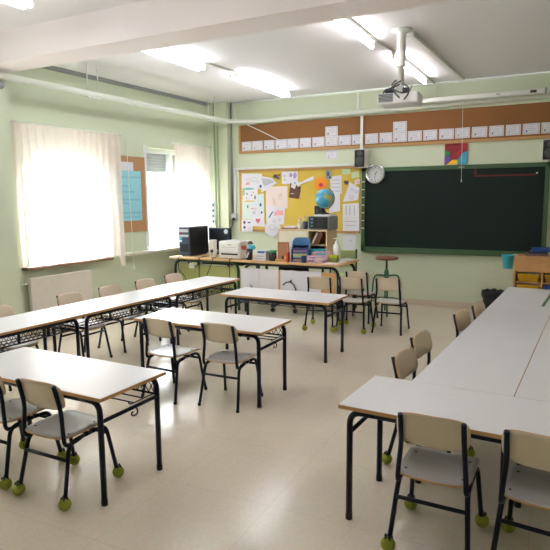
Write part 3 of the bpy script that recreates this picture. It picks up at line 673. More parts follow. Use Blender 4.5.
obj('black_outlines', b, M_BLACK, root)
# second pin board at the right edge
root = thing('pin_board', 'wooden framed cork board right of the blackboard at the view edge', 'pin board')
b = NB(); bx(b, (-.12, D-.014, 1.05), (1.2, D-.002, 1.98)); obj('cork_sheet', b, M_CORK2, root)
b = NB(); bx(b, (-.17, D-.024, 1.0), (-.12, D-.002, 2.02), .003); bx(b, (-.12, D-.024, 1.0), (1.25, D-.002, 1.05), .003); bx(b, (-.12, D-.024, 1.97), (1.25, D-.002, 2.02), .003); bx(b, (1.2, D-.024, 1.05), (1.25, D-.002, 1.97), .003); obj('wooden_frame', b, M_PALEW, root)

# ------------------------------------------------------------------ school tables
TL, TW, TH = 1.2, .503, .585
def make_table():
    root = thing('school_table', '', 'table')
    b = NB(); box(b, (0, 0, TH-.0105), (TL-.001, TW-.001, .0212), .0025)
    top = obj('tabletop', b, M_LAM, root)
    b = NB()
    # plywood rim just under the laminate
    pts = [(-TL/2, -TW/2), (TL/2, -TW/2), (TL/2, TW/2), (-TL/2, TW/2)]
    for (a, c) in zip(pts, pts[1:]+pts[:1]):
        x0, x1 = min(a[0], c[0]), max(a[0], c[0]); y0, y1 = min(a[1], c[1]), max(a[1], c[1])
        if x1-x0 < .01: x0, x1 = (x0-.0005, x0+.012) if x0 < 0 else (x0-.012, x0+.0005)
        else: y0, y1 = (y0-.0005, y0+.012) if y0 < 0 else (y0-.012, y0+.0005)
        bx(b, (x0, y0, TH-.021), (x1, y1, TH-.0015), .002)
    obj('edge_band', b, M_EDGE, top)
    ix, iy = TL/2-.045, TW/2-.036; zt = TH-.038; r = .0155
    for sx in (-1, 1):
        for sy in (-1, 1):
            b = NB(); tube(b, [(sx*ix, sy*iy, 0), (sx*ix, sy*iy, zt), (sx*(ix-.13), sy*iy, zt)], r, 10, .075)
            l = obj('leg', b, M_NAVY, root)
            b = NB(); lathe(b, [(.0165, 0), (.0175, .004), (.0175, .03), (.0165, .032)], (sx*ix, sy*iy, 0), 10); obj('foot_cap', b, M_BLACK, l)
    for sy in (-1, 1):
        b = NB(); tube(b, [(-(ix-.131), sy*iy, zt), (ix-.131, sy*iy, zt)], r, 10); obj('long_rail', b, M_NAVY, root)
    for sx in (-1, 1):
        b = NB(); tube(b, [(sx*ix, -iy, zt-.105), (sx*ix, iy, zt-.105)], .011, 8); obj('end_rail', b, M_NAVY, root)
        b = NB(); cx = sx*(ix+.022)
        tube(b, [(sx*ix, .03, zt-.105), (cx, .03, zt-.112), (cx, .032, zt-.135), (cx, .010, zt-.142), (cx, -.014, zt-.135), (cx, -.016, zt-.120), (cx, -.004, zt-.118)], .0045, 6, .012); obj('bag_hook', b, M_NAVY, root)
    # wire book rack: open on the chair side (-y), trellis on the other (+y)
    b = NB(); zr = zt-.088; xl = ix-.012; wr = .0042
    for y in (.04, .12): tube(b, [(-xl, y, zr), (xl, y, zr)], wr, 6)
    for x in (-xl, -.26, .26, xl): tube(b, [(x, .0, zr+.012), (x, .015, zr), (x, iy-.012, zr), (x, iy-.005, zt)], wr, 6)
    tube(b, [(-xl, iy-.01, zr), (xl, iy-.01, zr)], .0065, 6)
    obj('book_rack', b, M_NAVY, root)
    b = NB(); n = 26
    for x0 in range(n):
        xa = -xl+2*xl*x0/n; xb = -xl+2*xl*(x0+1)/n
        tube(b, [(xa, iy-.006, zr+.004), (xb, iy-.006, zt-.014)], .0028, 4); tube(b, [(xa, iy-.008, zt-.014), (xb, iy-.008, zr+.004)], .0028, 4)
    for x in (-.27, .27, 0): bx(b, (x-.010, iy-.012, zr), (x+.010, iy-.002, zt-.005))
    obj('rack_trellis', b, M_NAVY, root)
    return root
TABLE = make_table(); used = {'table': False}
def place_table(x, y, rz, label, group):
    o = TABLE if not used['table'] else copy_tree(TABLE)
    used['table'] = True
    o.location = (x, y, 0); o.rotation_euler = (0, 0, rz); o['label'] = label; o['group'] = group
    return o
def corner_to_centre(cx, cy, rdeg, a, bb):
    r = R(rdeg); return cx+a*math.cos(r)-bb*math.sin(r), cy+a*math.sin(r)+bb*math.cos(r)
# three separate tables (anchor = near right corner)
for (cx, cy, rr, lab) in ((-1.978, 1.963, -1.2, 'white topped school table at the front left of the room'), (-1.919, 3.507, -.15, 'white topped school table in the middle of the room'), (-1.910, 4.798, -.83, 'white topped school table standing before the paper covered desk')):
    x, y = corner_to_centre(cx, cy, rr, -TL/2, TW/2)
    place_table(x, y, R(rr), lab, 'white school tables')
# window row (anchor = far right corner, long side along y); trellis towards the room (+x) => rotate -90
for k, lab in enumerate(('white school table at the far end of the window row', 'middle white school table of the window row', 'nearest white school table of window row, cut by the left edge')):
    x, y = corner_to_centre(-3.509, 5.876, -2.65, -TW/2, -TL*(k+.5)-.012*k)
    place_table(x, y, R(-92.65), lab, 'white school tables')
# right group
RX, RY, RR = -.907, 2.405, -2.8
x, y = corner_to_centre(RX, RY, RR, TL/2, TW/2)
place_table(x, y, R(RR), 'white school table across the near end of the right hand block', 'white school tables')
for c in range(2):
    for k in range(3):
        x, y = corner_to_centre(RX, RY, RR, .203+TW/2+c*(TW+.003), TW+.0022+TL*(k+.5)+.0015*k)
        place_table(x, y, R(RR+(90 if c == 0 else -90)), ('left' if c == 0 else 'right')+' hand white table of the paired block on the right, '+('nearest pair', 'middle pair', 'farthest pair')[k], 'white school tables')
b = NB(); box(b, (0, 0, .0012), (.024, .86, .0024), .0008); o = tag(obj('green_tape', b, M_GREENC), 'strip of green tape on the farthest right hand tables', 'tape'); o.location = (-.105, 5.86, TH+.0002); o.rotation_euler = (0, 0, R(-3.8))

# ------------------------------------------------------------------ chairs
def sheet_surface(bm, fn, nu, nv, th, up):
    """thin plywood shell: fn(u,v)->Vector mid surface; up = thickness direction fn"""
    A = [[None]*(nv+1) for _ in range(nu+1)]; B = [[None]*(nv+1) for _ in range(nu+1)]
    for i in range(nu+1):
        for j in range(nv+1):
            p, n = fn(i/nu, j/nv); A[i][j] = bm.verts.new(p+n*th/2); B[i][j] = bm.verts.new(p-n*th/2)
    for i in range(nu):
        for j in range(nv):
            f = bm.faces.new((A[i][j], A[i+1][j], A[i+1][j+1], A[i][j+1])); f.smooth = True
            f = bm.faces.new((B[i][j], B[i][j+1], B[i+1][j+1], B[i+1][j])); f.smooth = True
    rim = [(i, 0) for i in range(nu)]+[(nu, j) for j in range(nv)]+[(i, nv) for i in range(nu, 0, -1)]+[(0, j) for j in range(nv, 0, -1)]
    n = len(rim)
    for k in range(n):
        a, c = rim[k], rim[(k+1) % n]
        bm.faces.new((A[a[0]][a[1]], B[a[0]][a[1]], B[c[0]][c[1]], A[c[0]][c[1]]))
def superell(u, v, rx, ry, p=5.0):
    """map the unit square to a rounded rectangle"""
    a, c = 2*u-1, 2*v-1
    m = max(abs(a), abs(c)); l = (abs(a)**p+abs(c)**p)**(1/p)
    s = m/l if l > 1e-6 else 1
    return a*s*rx, c*s*ry
SZ = .352
def make_chair(balls):
    root = thing('school_chair', '', 'chair')
    def seat_f(off):
        def f(u, v):
            x, y = superell(u, v, .156, .180, 6)
            z = SZ+.010*(x/.172)**2-.004
            if y > .08: z -= .020*((y-.08)/.10)**2
            if y < -.08: z += .006*((-.08-y)/.10)**2
            return Vector((x, y+.012, z+off)), Vector((0, 0, 1))
        return f
    b = NB(); sheet_surface(b, seat_f(.0), 14, 14, .010, None); st = obj('seat', b, M_SEAT, root)
    b = NB()
    def rimf(u, v):
        x, y = superell(u, v, .1568, .1808, 6); z = SZ+.010*(x/.172)**2-.004
        if y > .08: z -= .020*((y-.08)/.10)**2
        if y < -.08: z += .006*((-.08-y)/.10)**2
        return Vector((x, y+.012, z-.0025)), Vector((0, 0, 1))
    sheet_surface(b, rimf, 14, 14, .0085, None); obj('seat_ply', b, M_PLY, st)
    for sx in (-1, 1):
        for y in (-.10, .08):
            b = NB(); lathe(b, [(.006, 0), (.006, .002), (.003, .003)], (sx*.122, y, SZ+.0065), 8); obj('screw', b, M_BLACK, st)
    def back_f(ex, off):
        def f(u, v):
            x, z = superell(u, v, .153+ex, .076+ex, 4)
            y = -.153+.020*(1-(x/.172)**2)*-1 + .010 - (z)*.25 + off
            return Vector((x, y, .572+z)), Vector((0, 1, .1)).normalized()
        return f
    b = NB(); sheet_surface(b, back_f(0, 0), 14, 8, .009, None); bk = obj('backrest', b, M_BACK, root)
    b = NB(); sheet_surface(b, back_f(.0012, 0), 14, 8, .0062, None); obj('backrest_ply', b, M_PLY, bk)
    r = .0112
    for sx in (-1, 1):
        zf = .026 if balls else 0.0
        zr = SZ-.030
        def foot(y): return (sx*.168, y, zf)
        # rear leg, seat rail, front leg
        b = NB(); tube(b, [foot(-.19), (sx*.146, -.122, zr), (sx*.146, -.02, zr+.004)], r, 8, .05); lr = obj('leg', b, M_NAVY, root)
        b = NB(); tube(b, [foot(.19), (sx*.146, .135, zr+.004), (sx*.146, .03, zr+.004)], r, 8, .05); lf = obj('leg', b, M_NAVY, root)
        b = NB(); tube(b, [(sx*.146, -.021, zr+.004), (sx*.146, .031, zr+.004)], r, 8); obj('seat_rail', b, M_NAVY, root)
        # upright carrying the backrest
        b = NB(); tube(b, [(sx*.131, -.183, .638), (sx*.132, -.148, .495), (sx*.142, -.152, .39), (sx*.146, -.150, zr-.012), (sx*.146, -.075, zr-.006), (sx*.146, -.03, zr+.004)], r, 8, .045); up = obj('back_post', b, M_NAVY, root)
        for z in (.53, .60):
            b = NB(); lathe(b, [(.007, 0), (.007, .006), (.003, .008)], (sx*.131, -.158+(.572-z)*.25, z), 8, M=Matrix.Rotation(-PI/2, 4, 'X')); obj('bolt', b, M_BLACK, up)
        for (lg, y) in ((lr, -.19), (lf, .19)):
            if balls:
                b = NB(); ball(b, (sx*.170, y*1.01, .0325), .0325, 16, 12); obj('tennis_ball', b, M_BALL, root)
                b = NB()
                for q in range(5):
                    a = q*2*PI/5+.3; tube(b, [(sx*.169+.012*math.cos(a), y+.012*math.sin(a), .070), (sx*.170+.020*math.cos(a), y*1.01+.020*math.sin(a), .059)], [.008, .002], 5)
                obj('foot_sleeve', b, M_BLACK, lg)
            else:
                b = NB(); lathe(b, [(.0125, 0), (.0132, .003), (.0132, .022), (.0122, .024)], (sx*.168, y, 0), 8); obj('foot_cap', b, M_BLACK, lg)
    b = NB(); t = .63; zz = .24
    tube(b, [(-.152, -.1465, zz), (.152, -.1465, zz)], .0095, 8); obj('rear_stretcher', b, M_NAVY, root)
    b = NB(); tube(b, [(-.150, .146, zr-.045), (.150, .146, zr-.045)], .0095, 8); obj('front_stretcher', b, M_NAVY, root)
    b = NB(); tube(b, [(-.146, .02, zr), (.146, .02, zr)], .009, 8); obj('seat_bar', b, M_NAVY, root)
    return root
CH = {True: make_chair(True), False: make_chair(False)}; cu = {True: False, False: False}
def place_chair(x, y, deg, balls, label, group='school chairs'):
    o = CH[balls] if not cu[balls] else copy_tree(CH[balls])
    cu[balls] = True
    o.location = (x, y, 0); o.rotation_euler = (0, 0, R(deg)); o['label'] = label; o['group'] = group
# front left table
place_chair(-2.335, 2.065, 0, True, 'school chair with tennis ball feet at the front left table, fully in view')
place_chair(-2.785, 2.075, -1.0, True, 'school chair with tennis ball feet cut by the left edge at front table')
# middle table, no balls
place_chair(-2.73, 3.52, -3.5, False, 'left of the two chairs at the middle table, without tennis balls')
place_chair(-2.228, 3.572, .8, False, 'right of the two chairs at the middle table, without tennis balls')
# at the far table before the desk
place_chair(-2.535, 6.165, 9, True, 'chair with tennis ball feet behind the far table, before desk')
place_chair(-2.16, 6.265, 1, True, 'chair with tennis ball feet second from right in the far cluster')
place_chair(-1.755, 6.375, .5, False, 'rightmost chair of the far cluster, standing clear before the stool')
place_chair(-2.27, 6.80, 0, False, 'chair half hidden at the end of the desk in the far cluster')
# along the window row, facing the room
for y, lab in ((3.15, 'nearest to the left edge'), (3.93, 'before the near radiator half'), (4.46, 'before the far radiator half'), (5.00, 'second from the far end'), (5.50, 'last before the computer desk')):
    place_chair(-4.125+(y-4.3)*.04, y, -92.7, False, 'chair on window side of the long table row, '+lab)
# left side of the right hand block
for x, y, a, lab in ((-.645, 3.225, -97, 'nearest one'), (-.66, 3.72, -97, 'second nearest'), (-.535, 4.60, -99, 'third'), (-.46, 5.02, -97, 'farthest, near the bin')):
    place_chair(x, y, a, True, 'beige backed chair tucked under left side of right block, '+lab)
place_chair(-.447, 2.465, -1, True, 'chair with tennis balls at near end of right block, whole backrest visible')
place_chair(-.01, 2.455, -6, True, 'chair at near end of the right block cut by the right edge')

# ------------------------------------------------------------------ desks at the back left
DH = .72
def desk(name, x0, x1, y0, y1, label, pm, pz0, pz1, py, frame_m, panel_name):
    root = thing(name, label, 'desk', (0, 0, 0))
    b = NB(); bx(b, (x0, y0, DH-.028), (x1, y1, DH), .004); obj('desk_top', b, M_DESKW, root)
    for yy in (y0+.08, y1-.06):
        b = NB(); tube(b, [(x0+.05, yy, 0), (x0+.05, yy, DH-.05), (x1-.05, yy, DH-.05), (x1-.05, yy, 0)], .02, 10, .12); obj('leg_frame', b, frame_m, root)
    for xx in (x0+.05, x1-.05):
        b = NB(); tube(b, [(xx, y0+.06, .14), (xx, y1-.06, .14)], .016, 8); obj('side_stretcher', b, frame_m, root)
    b = NB(); bx(b, (x0+.075, py, pz0), (x1-.075, py+.018, pz1), .003); obj(panel_name, b, pm, root)
    for xx in (x0+.25, x1-.25):
        b = NB(); bx(b, (xx-.015, py+.018, pz1-.10), (xx+.015, py+.026, DH-.03)); obj('panel_strap', b, M_BLACKM, root)
    return root
desk('computer_desk', -5.14, -3.96, 6.60, 7.33, 'beech computer desk with an olive green front panel beside window', M_GREENPANEL, .20, .60, 6.72, M_DKGREEN, 'modesty_panel')
desk('teacher_desk', -3.93, -2.47, 6.57, 7.33, 'beech teacher desk with papered wooden front panel', M_SHELFW, .25, .612, 6.60, M_BLACKM, 'modesty_panel')
# shelf box below computer desk top
root = thing('cable_tray', 'dark shelf with plugs under the computer desk top', 'tray')
b = NB(); bx(b, (-4.70, 6.80, .615), (-4.02, 7.25, .63)); bx(b, (-4.70, 7.23, .63), (-4.02, 7.25, .69)); bx(b, (-4.70, 6.80, .63), (-4.685, 7.23, .69)); bx(b, (-4.035, 6.80, .63), (-4.02, 7.23, .69)); obj('tray_shell', b, M_BLACK, root)
root = thing('plug_adaptor', 'white plug adaptor hanging under computer desk by its lead', 'plug')
b = NB(); bx(b, (-4.80, 6.61, .565), (-4.72, 6.655, .64), .008); obj('adaptor_body', b, M_CREAMPL, root)
b = NB(); tube(b, [(-4.76, 6.63, .64), (-4.76, 6.63, .691)], .006, 6); obj('lead', b, M_BLACK, root)
for k, (pts, lab) in enumerate((([(-5.02, 6.70, .729), (-4.96, 6.585, .729), (-4.96, 6.583, .69), (-4.95, 6.56, .55), (-4.86, 6.60, .44), (-4.85, 6.63, .2), (-4.80, 6.66, .006)], 'black cable looping down the left of computer desk'), ([(-4.62, 6.80, .729), (-4.60, 6.585, .729), (-4.60, 6.583, .69), (-4.60, 6.575, .40), (-4.59, 6.60, .006)], 'black cable dropping straight beside the plug adaptor'), ([(-4.36, 6.66, .729), (-4.37, 6.585, .729), (-4.38, 6.583, .67), (-4.50, 6.575, .42), (-4.60, 6.60, .20), (-4.66, 6.62, .006)], 'black cable dropping slantwise from the printer'), ([(-4.08, 6.64, .729), (-4.09, 6.585, .729), (-4.09, 6.583, .69), (-4.09, 6.575, .4), (-4.09, 6.6, .006)], 'black cable at the right end of computer desk'))):
    b = NB(); tube(b, pts, .0055, 6, .012); tag(obj('hanging_cable', b, M_BLACK), lab, 'cable')
# papers on the desk front
def desk_sheet(x0, x1, z0, z1, y, label, marks):
    z0 += .10
    root = thing('taped_drawing', label, 'drawing', (x0, y, 0), 0, 'drawings taped to the desk front')
    b = NB(); n = 12
    top = []; 
    poly = [(0, z0), (x1-x0, z0)]+[(x1-x0-(x1-x0)*k/n, z1+.004*math.sin(k*1.7)) for k in range(n+1)]
    prism(b, poly, -.003, 0); obj('sheet', b, M_PAPER, root)
    for m, pts, r in marks:
        b = NB(); tube(b, [(p[0]-x0, -.0035-(max(r) if isinstance(r, list) else r), p[1]) for p in pts], r, 6, .02); obj('drawn_line', b, m, root)
desk_sheet(-3.915, -3.64, .16, .614, 6.5985, 'white drawing taped to desk front, leftmost of three', [(M_INK, [(-3.78, .405), (-3.75, .36), (-3.71, .34)], [.002, .010, .002]), (M_GRAPH, [(-3.885, .29), (-3.86, .32), (-3.80, .315), (-3.76, .29)], [.005, .008, .006, .004]), (M_GRAPH, [(-3.76, .36), (-3.72, .40)], .002)])
desk_sheet(-3.635, -3.345, .16, .614, 6.5985, 'white drawing taped to desk front, middle of three', [(M_GRAPH, [(-3.55, .35), (-3.50, .30), (-3.45, .33)], .002), (M_SALMON, [(-3.42, .45), (-3.46, .30)], .002)])
desk_sheet(-3.315, -2.735, .14, .614, 6.5985, 'white drawing with a black dolphin taped to desk front', [])
root = bpy.data.objects['taped_drawing.002']
b = NB(); P = [(-3.275, .415), (-3.235, .452), (-3.175, .468), (-3.12, .44), (-3.085, .37), (-3.07, .29)]
tube(b, fillet([(p[0]+3.315, -.011, p[1]) for p in P], .05, 4), .0075, 6)
prism(b, [(3.315-3.19, .465), (3.315-3.15, .50), (3.315-3.145, .452)], -.006, -.003); prism(b, [(3.315-3.07, .31), (3.315-3.03, .27), (3.315-3.09, .26)], -.006, -.003)
obj('dolphin_figure', b, M_INK, root)

# ------------------------------------------------------------------ office chair behind desk
root = thing('office_chair', 'black swivel office chair behind the teacher desk', 'chair', (-3.40, 7.02, 0), R(10))
for k in range(5):
    a = k*2*PI/5+.3; b = NB(); tube(b, [(0, 0, .14), (.12*math.cos(a), .12*math.sin(a), .125), (.27*math.cos(a), .27*math.sin(a), .075)], [.03, .024, .016], 8); arm = obj('base_arm', b, M_BLACK, root)
    b = NB(); lathe(b, [(.008, -.022), (.028, -.02), (.03, 0), (.028, .02), (.008, .022)], (.275*math.cos(a), .275*math.sin(a), .031), 12, M=Matrix.Rotation(PI/2, 4, 'X') ); obj('caster', b, M_BLACK, arm)
b = NB(); tube(b, [(0, 0, .12), (0, 0, .44)], .025, 10); obj('gas_lift', b, M_DGREY, root)
b = NB(); box(b, (0, 0, .47), (.44, .42, .07), .03); obj('seat', b, M_BLACK, root)
b = NB(); box(b, (.14, -.24, .60), (.42, .06, .12), .025); obj('backrest', b, M_BLACK, root)
b = NB(); tube(b, [(.05, -.05, .44), (.10, -.27, .44), (.14, -.27, .62)], .014, 8, .04); obj('back_bar', b, M_BLACK, root)

# green-backed chair behind the desk end
root = thing('green_chair', 'green backed chair behind the right end of teacher desk', 'chair', (-2.77, 7.70, 0))
b = NB(); box(b, (0, -.20, .70), (.40, .014, .24), .005); obj('backrest', b, M_GREENSEAT, root)
b = NB(); box(b, (0, .02, .44), (.38, .38, .016), .006); obj('seat', b, M_GREENSEAT, root)
for sx in (-1, 1):
    b = NB(); tube(b, [(sx*.195, -.20, 0), (sx*.195, -.20, .84)], .013, 8); obj('leg', b, M_DKGREEN, root)
    b = NB(); tube(b, [(sx*.18, .18, 0), (sx*.18, .18, .44)], .013, 8); obj('leg', b, M_DKGREEN, root)
    b = NB(); tube(b, [(sx*.19, -.19, .425), (sx*.18, .18, .425)], .012, 8); obj('seat_rail', b, M_DKGREEN, root)

# ------------------------------------------------------------------ things on the desks
Z = DH+.0005
# computer tower
root = thing('computer_tower', 'black computer tower with stickers at the left of computer desk', 'computer', (-4.96, 6.985, Z), R(0))
b = NB(); bx(b, (-.10, -.235, .012), (.10, .235, .43), .008); obj('case', b, M_BLACK, root)
b = NB(); bx(b, (-.098, -.252, .015), (.098, -.236, .428), .008); obj('front_bezel', b, mat('slate_bezel', srgb(58, 70, 92), .4), root)
for (x, z, w, h, m) in ((.0, .375, .16, .045, M_LGREY), (.0, .30, .16, .035, M_LGREY), (0, .12, .14, .12, M_BLACK)):
    b = NB(); box(b, (x, -.253, z), (w, .006, h), .003); obj('drive_bay', b, m, root)
for (x, z, m) in ((-.07, .345, M_RED), (-.06, .265, M_CYANP), (-.06, .225, M_PAPER)):
    b = NB(); box(b, (x, -.2535, z), (.05, .004, .03), .001); obj('sticker', b, m, root)
for sx in (-1, 1):
    b = NB(); box(b, (sx*.08, 0, .006), (.02, .40, .012), .002); obj('foot_strip', b, M_BLACK, root)
# monitor seen from behind
root = thing('computer_monitor', 'black monitor with a round white sticker behind the tower', 'monitor', (-4.655, 7.235, Z), R(-3))
b = NB(); box(b, (0, 0, .235), (.40, .05, .33), .012); obj('monitor_case', b, mat('navy_black_plastic', srgb(30, 34, 48), .4), root)
b = NB(); box(b, (0, .027, .235), (.36, .004, .28), .001); obj('screen', b, M_DGREY, root)
b = NB(); lathe(b, [(.036, 0), (.036, .002)], (.125, -.025, .345), 18, M=MX); obj('round_sticker', b, M_PAPERB, root)
b = NB(); box(b, (0, .0, .05), (.06, .04, .10), .008); obj('stand_neck', b, M_BLACK, root)
b = NB(); box(b, (0, 0, .008), (.22, .15, .016), .006); obj('stand_base', b, M_BLACK, root)
# small speaker
root = thing('computer_speaker', 'small upright cream computer speaker left of the printer', 'speaker', (-4.50, 6.80, Z), R(8))
b = NB(); box(b, (0, 0, .125), (.088, .09, .25), .012); obj('speaker_case', b, M_CREAMPL, root)
b = NB(); lathe(b, [(.026, 0), (.026, .003), (.012, .002), (.006, .006)], (0, -.045, .09), 14, M=MX); obj('driver', b, M_DGREY, root)
b = NB(); lathe(b, [(.012, 0), (.012, .012)], (0, -.045, .04), 10, M=MX); obj('knob', b, M_GREYP, root)
# printer
root = thing('laser_printer', 'cream laser printer on the right of computer desk', 'printer', (-4.145, 6.83, Z), R(-3))
b = NB(); bx(b, (-.175, -.16, .005), (.19, .17, .245), .016); obj('printer_body', b, M_CREAMPL, root)
b = NB(); bx(b, (-.15, -.17, .10), (.165, -.155, .225), .006); obj('front_flap', b, mat('warm_white_plastic', srgb(228, 226, 222), .4), root)
b = NB(); bx(b, (-.13, -.1645, .055), (.15, -.1605, .078), .001); obj('paper_slot', b, M_BLACK, root)
b = NB(); box(b, (.0, -.172, .165), (.24, .004, .004)); box(b, (.02, -.172, .20), (.06, .004, .010)); obj('control_marks', b, M_GREYP, root)
b = NB(); bx(b, (-.11, -.10, .245), (.13, .10, .252), .003); obj('output_tray', b, M_LGREY, root)
# pencil pot with paper flowers
root = thing('pencil_pot', 'dark pencil pot holding red and blue paper flowers', 'pot', (-3.83, 6.68, Z))
b = NB(); lathe(b, [(.042, 0), (.046, .15), (.042, .15), (.039, .01)], (0, 0, 0), 16); obj('pot_body', b, mat('navy_pot', srgb(34, 38, 58), .4), root)
b = NB(); box(b, (0, -.045, .07), (.02, .006, .08), .002, Matrix.Rotation(.4, 4, 'Y')); obj('pot_stripe', b, M_LGREY, root)
for (x, y, z, m, n) in ((-.075, -.02, .165, M_RED, 'red_flower'), (.03, -.02, .185, M_CYANP, 'blue_flower'), (.05, .02, .172, M_CYANP, 'blue_flower'), (.0, .03, .225, M_BROWN, 'brown_flower')):
    b = NB()
    for k in range(5):
        a = k*2*PI/5; ball(b, (x+.022*math.cos(a), y, z+.018*math.sin(a)), .020, 10, 6, (1, .5, .9))
    fl = obj(n, b, m, root)
    b = NB(); tube(b, [(x*.2, y*.5, .02), (x, y+.012, z)], .003, 5); obj('stem', b, M_GREENC, fl)
root = thing('card_box', 'pale printed cardboard box right of the pencil pot', 'box', (-3.645, 6.71, Z), R(-2))
b = NB(); box(b, (0, 0, .065), (.185, .11, .13), .003); obj('box_body', b, M_CARDB, root)
b = NB(); bx(b, (-.085, -.0565, .022), (.085, -.0545, .030)); bx(b, (-.06, -.0565, .055), (.05, -.0545, .066)); obj('printed_band', b, M_GREYP, root)
b = NB(); prism(b, [(-.05, .10), (.06, .10), (.085, .13), (-.03, .13)], -.0565, -.0545); obj('blue_print', b, M_BLUEINK, root)
root = thing('storage_jar', 'dark glass jar with green lid on the teacher desk', 'jar', (-3.475, 6.70, Z))
b = NB(); lathe(b, [(.048, 0), (.052, .01), (.052, .10), (.046, .112)], (0, 0, 0), 18); obj('jar_body', b, mat('jar_of_bits', srgb(48, 52, 46), .2, vary=.6, scale=60), root)
b = NB(); lathe(b, [(.050, .112), (.053, .116), (.053, .14), (.050, .143)], (0, 0, 0), 18); obj('lid', b, M_GREENC, root)
# wooden organiser
root = thing('wooden_organiser', 'small upright wooden desk organiser left of the blue file tray', 'organiser', (-3.33, 6.70, Z))
b = NB(); bx(b, (-.085, .02, .014), (.075, .036, .255), .002); obj('back_board', b, wood_mat('reddish_wood', srgb(164, 108, 76), srgb(184, 128, 92), .5, (8, 2, 2)), root)
b = NB(); bx(b, (-.085, -.05, 0), (.075, .05, .014), .002); bx(b, (-.085, -.05, .014), (.075, -.038, .035), .002); obj('base_tray', b, M_EDGE, root)
for x in (.0, .04):
    b = NB(); bx(b, (x, -.03, .014), (x+.018, -.012, .075), .002); obj('peg', b, M_YELP if x else M_DGREY, root)
b = NB(); box(b, (-3.215, 6.62, Z+.065), (.03, .05, .13), .003); tag(obj('red_booklet', b, mat('red_cover', srgb(196, 74, 52), .5)), 'narrow orange red booklet standing left of the blue file tray', 'booklet')
# blue file tray with books
root = thing('file_tray', 'large arched blue plastic file tray on the teacher desk', 'file tray', (-3.11, 6.80, Z), R(18))
b = NB(); arch = [(-.118, .0), (.118, 0), (.118, .25)]+[(.058+.06*math.cos(t*PI/8), .25+.06*math.sin(t*PI/8)) for t in range(1, 5)]+[(-.058+.06*math.cos(PI/2+t*PI/8), .25+.06*math.sin(PI/2+t*PI/8)) for t in range(0, 4)]+[(-.118, .25)]
prism(b, arch, .10, .115); obj('back_panel', b, M_TEALP, root)
for s in (-1, 1):
    b = NB(); prism(b, [(-.10, 0), (.10, 0), (.10, .27), (.06, .26), (-.10, .16)], s*.112-.006, s*.112+.006, 'yz'); obj('side_panel', b, M_BLUEP, root)
for z0 in (0, .212):
    b = NB(); bx(b, (-.106, -.10 if z0 == 0 else .0, z0), (.106, .10, z0+.008), .002); obj('shelf', b, M_BLUEP, root)
cols = [((196, 150, 120), 'tan'), ((90, 86, 120), 'slate purple'), ((150, 190, 170), 'pale green'), ((206, 200, 120), 'yellow green'), ((76, 110, 150), 'steel blue'), ((150, 120, 160), 'mauve'), ((60, 66, 110), 'dark blue')]
z = Z+.0085
for k, (c, nm) in enumerate(cols):
    h = .024; b = NB(); box(b, (0, 0, h/2), (.19, .17, h), .002); o = obj('stacked_book', b, mat('book_%s' % nm.replace(' ', '_'), srgb(*c), .5)); o.location = (-3.11+random.uniform(-.004, .004), 6.80, z); o.rotation_euler = (0, 0, R(18)); z += h+.0004
    c2 = NB(); box(c2, (0, .002, h/2), (.192, .17, h-.006)); obj('pages', c2, M_PAPER, o)
    tag(o, nm+' book lying in the stack inside the blue file tray', 'book', 'books in the blue file tray')
# pink baskets
root = thing('wire_basket', 'shallow pink plastic basket of oddments in front of cabinet', 'basket', (-2.83, 6.708, Z), R(0))
def basket(parent, w, d, h, z0, m):
    b = NB()
    for k in range(3):
        z = z0+.004+h*k/2
        tube(b, [(-w/2, -d/2, z), (w/2, -d/2, z), (w/2, d/2, z), (-w/2, d/2, z)], .005, 6, closed=True)
    n = 9
    for k in range(n):
        x = -w/2+w*k/(n-1)
        for y in (-d/2, d/2): tube(b, [(x, y, z0), (x, y, z0+h)], .004, 5)
        y = -d/2+d*k/(n-1)
        for x in (-w/2, w/2): tube(b, [(x, y, z0), (x, y, z0+h)], .004, 5)
    bx(b, (-w/2, -d/2, z0), (w/2, d/2, z0+.004))
    obj('basket_mesh', b, m, parent)
basket(root, .23, .14, .085, 0, M_PINKW)
b = NB(); box(b, (.03, 0, .035), (.12, .08, .05), .01); obj('contents', b, M_PAPER2, root)
b = NB(); box(b, (-.07, 0, .04), (.06, .08, .06), .01); obj('contents', b, M_LILAC, root)
root = thing('wire_basket', 'pale pink plastic basket behind the shallow one', 'basket', (-2.835, 6.868, Z), R(0)); basket(root, .22, .13, .12, 0, mat('pale_pink_plastic', srgb(212, 186, 196), .4))
b = NB(); box(b, (-3.00, 6.66, Z+.045), (.06, .04, .09), .004); o = obj('small_carton', b, mat('dark_blue_card', srgb(34, 50, 96), .5)); tag(o, 'small dark blue carton in front of the pink baskets', 'carton')
# sponge box, bottle, papers
root = thing('soap_box', 'small clear and lime green box beside the white bottle', 'box', (-2.655, 6.835, Z), R(-4))
b = NB(); box(b, (0, 0, .03), (.115, .07, .06), .006); obj('box_body', b, mat('murky_green_plastic', srgb(150, 168, 90), .25, vary=.4, scale=50), root)
b = NB(); box(b, (0, 0, .078), (.12, .075, .035), .008); obj('lime_lid', b, M_LIME, root)
root = thing('pump_bottle', 'tall white pump bottle at the right of teacher desk', 'bottle', (-2.66, 6.95, Z))
b = NB(); lathe(b, [(.042, 0), (.045, .006), (.045, .195), (.038, .22), (.018, .24), (.016, .25)], (0, 0, 0), 20); obj('bottle_body', b, M_WHITEPL, root)
b = NB(); lathe(b, [(.019, .25), (.019, .27), (.008, .272), (.008, .30)], (0, 0, 0), 14); box(b, (-.012, 0, .305), (.055, .018, .014), .004); obj('pump_head', b, M_WHITEPL, root)
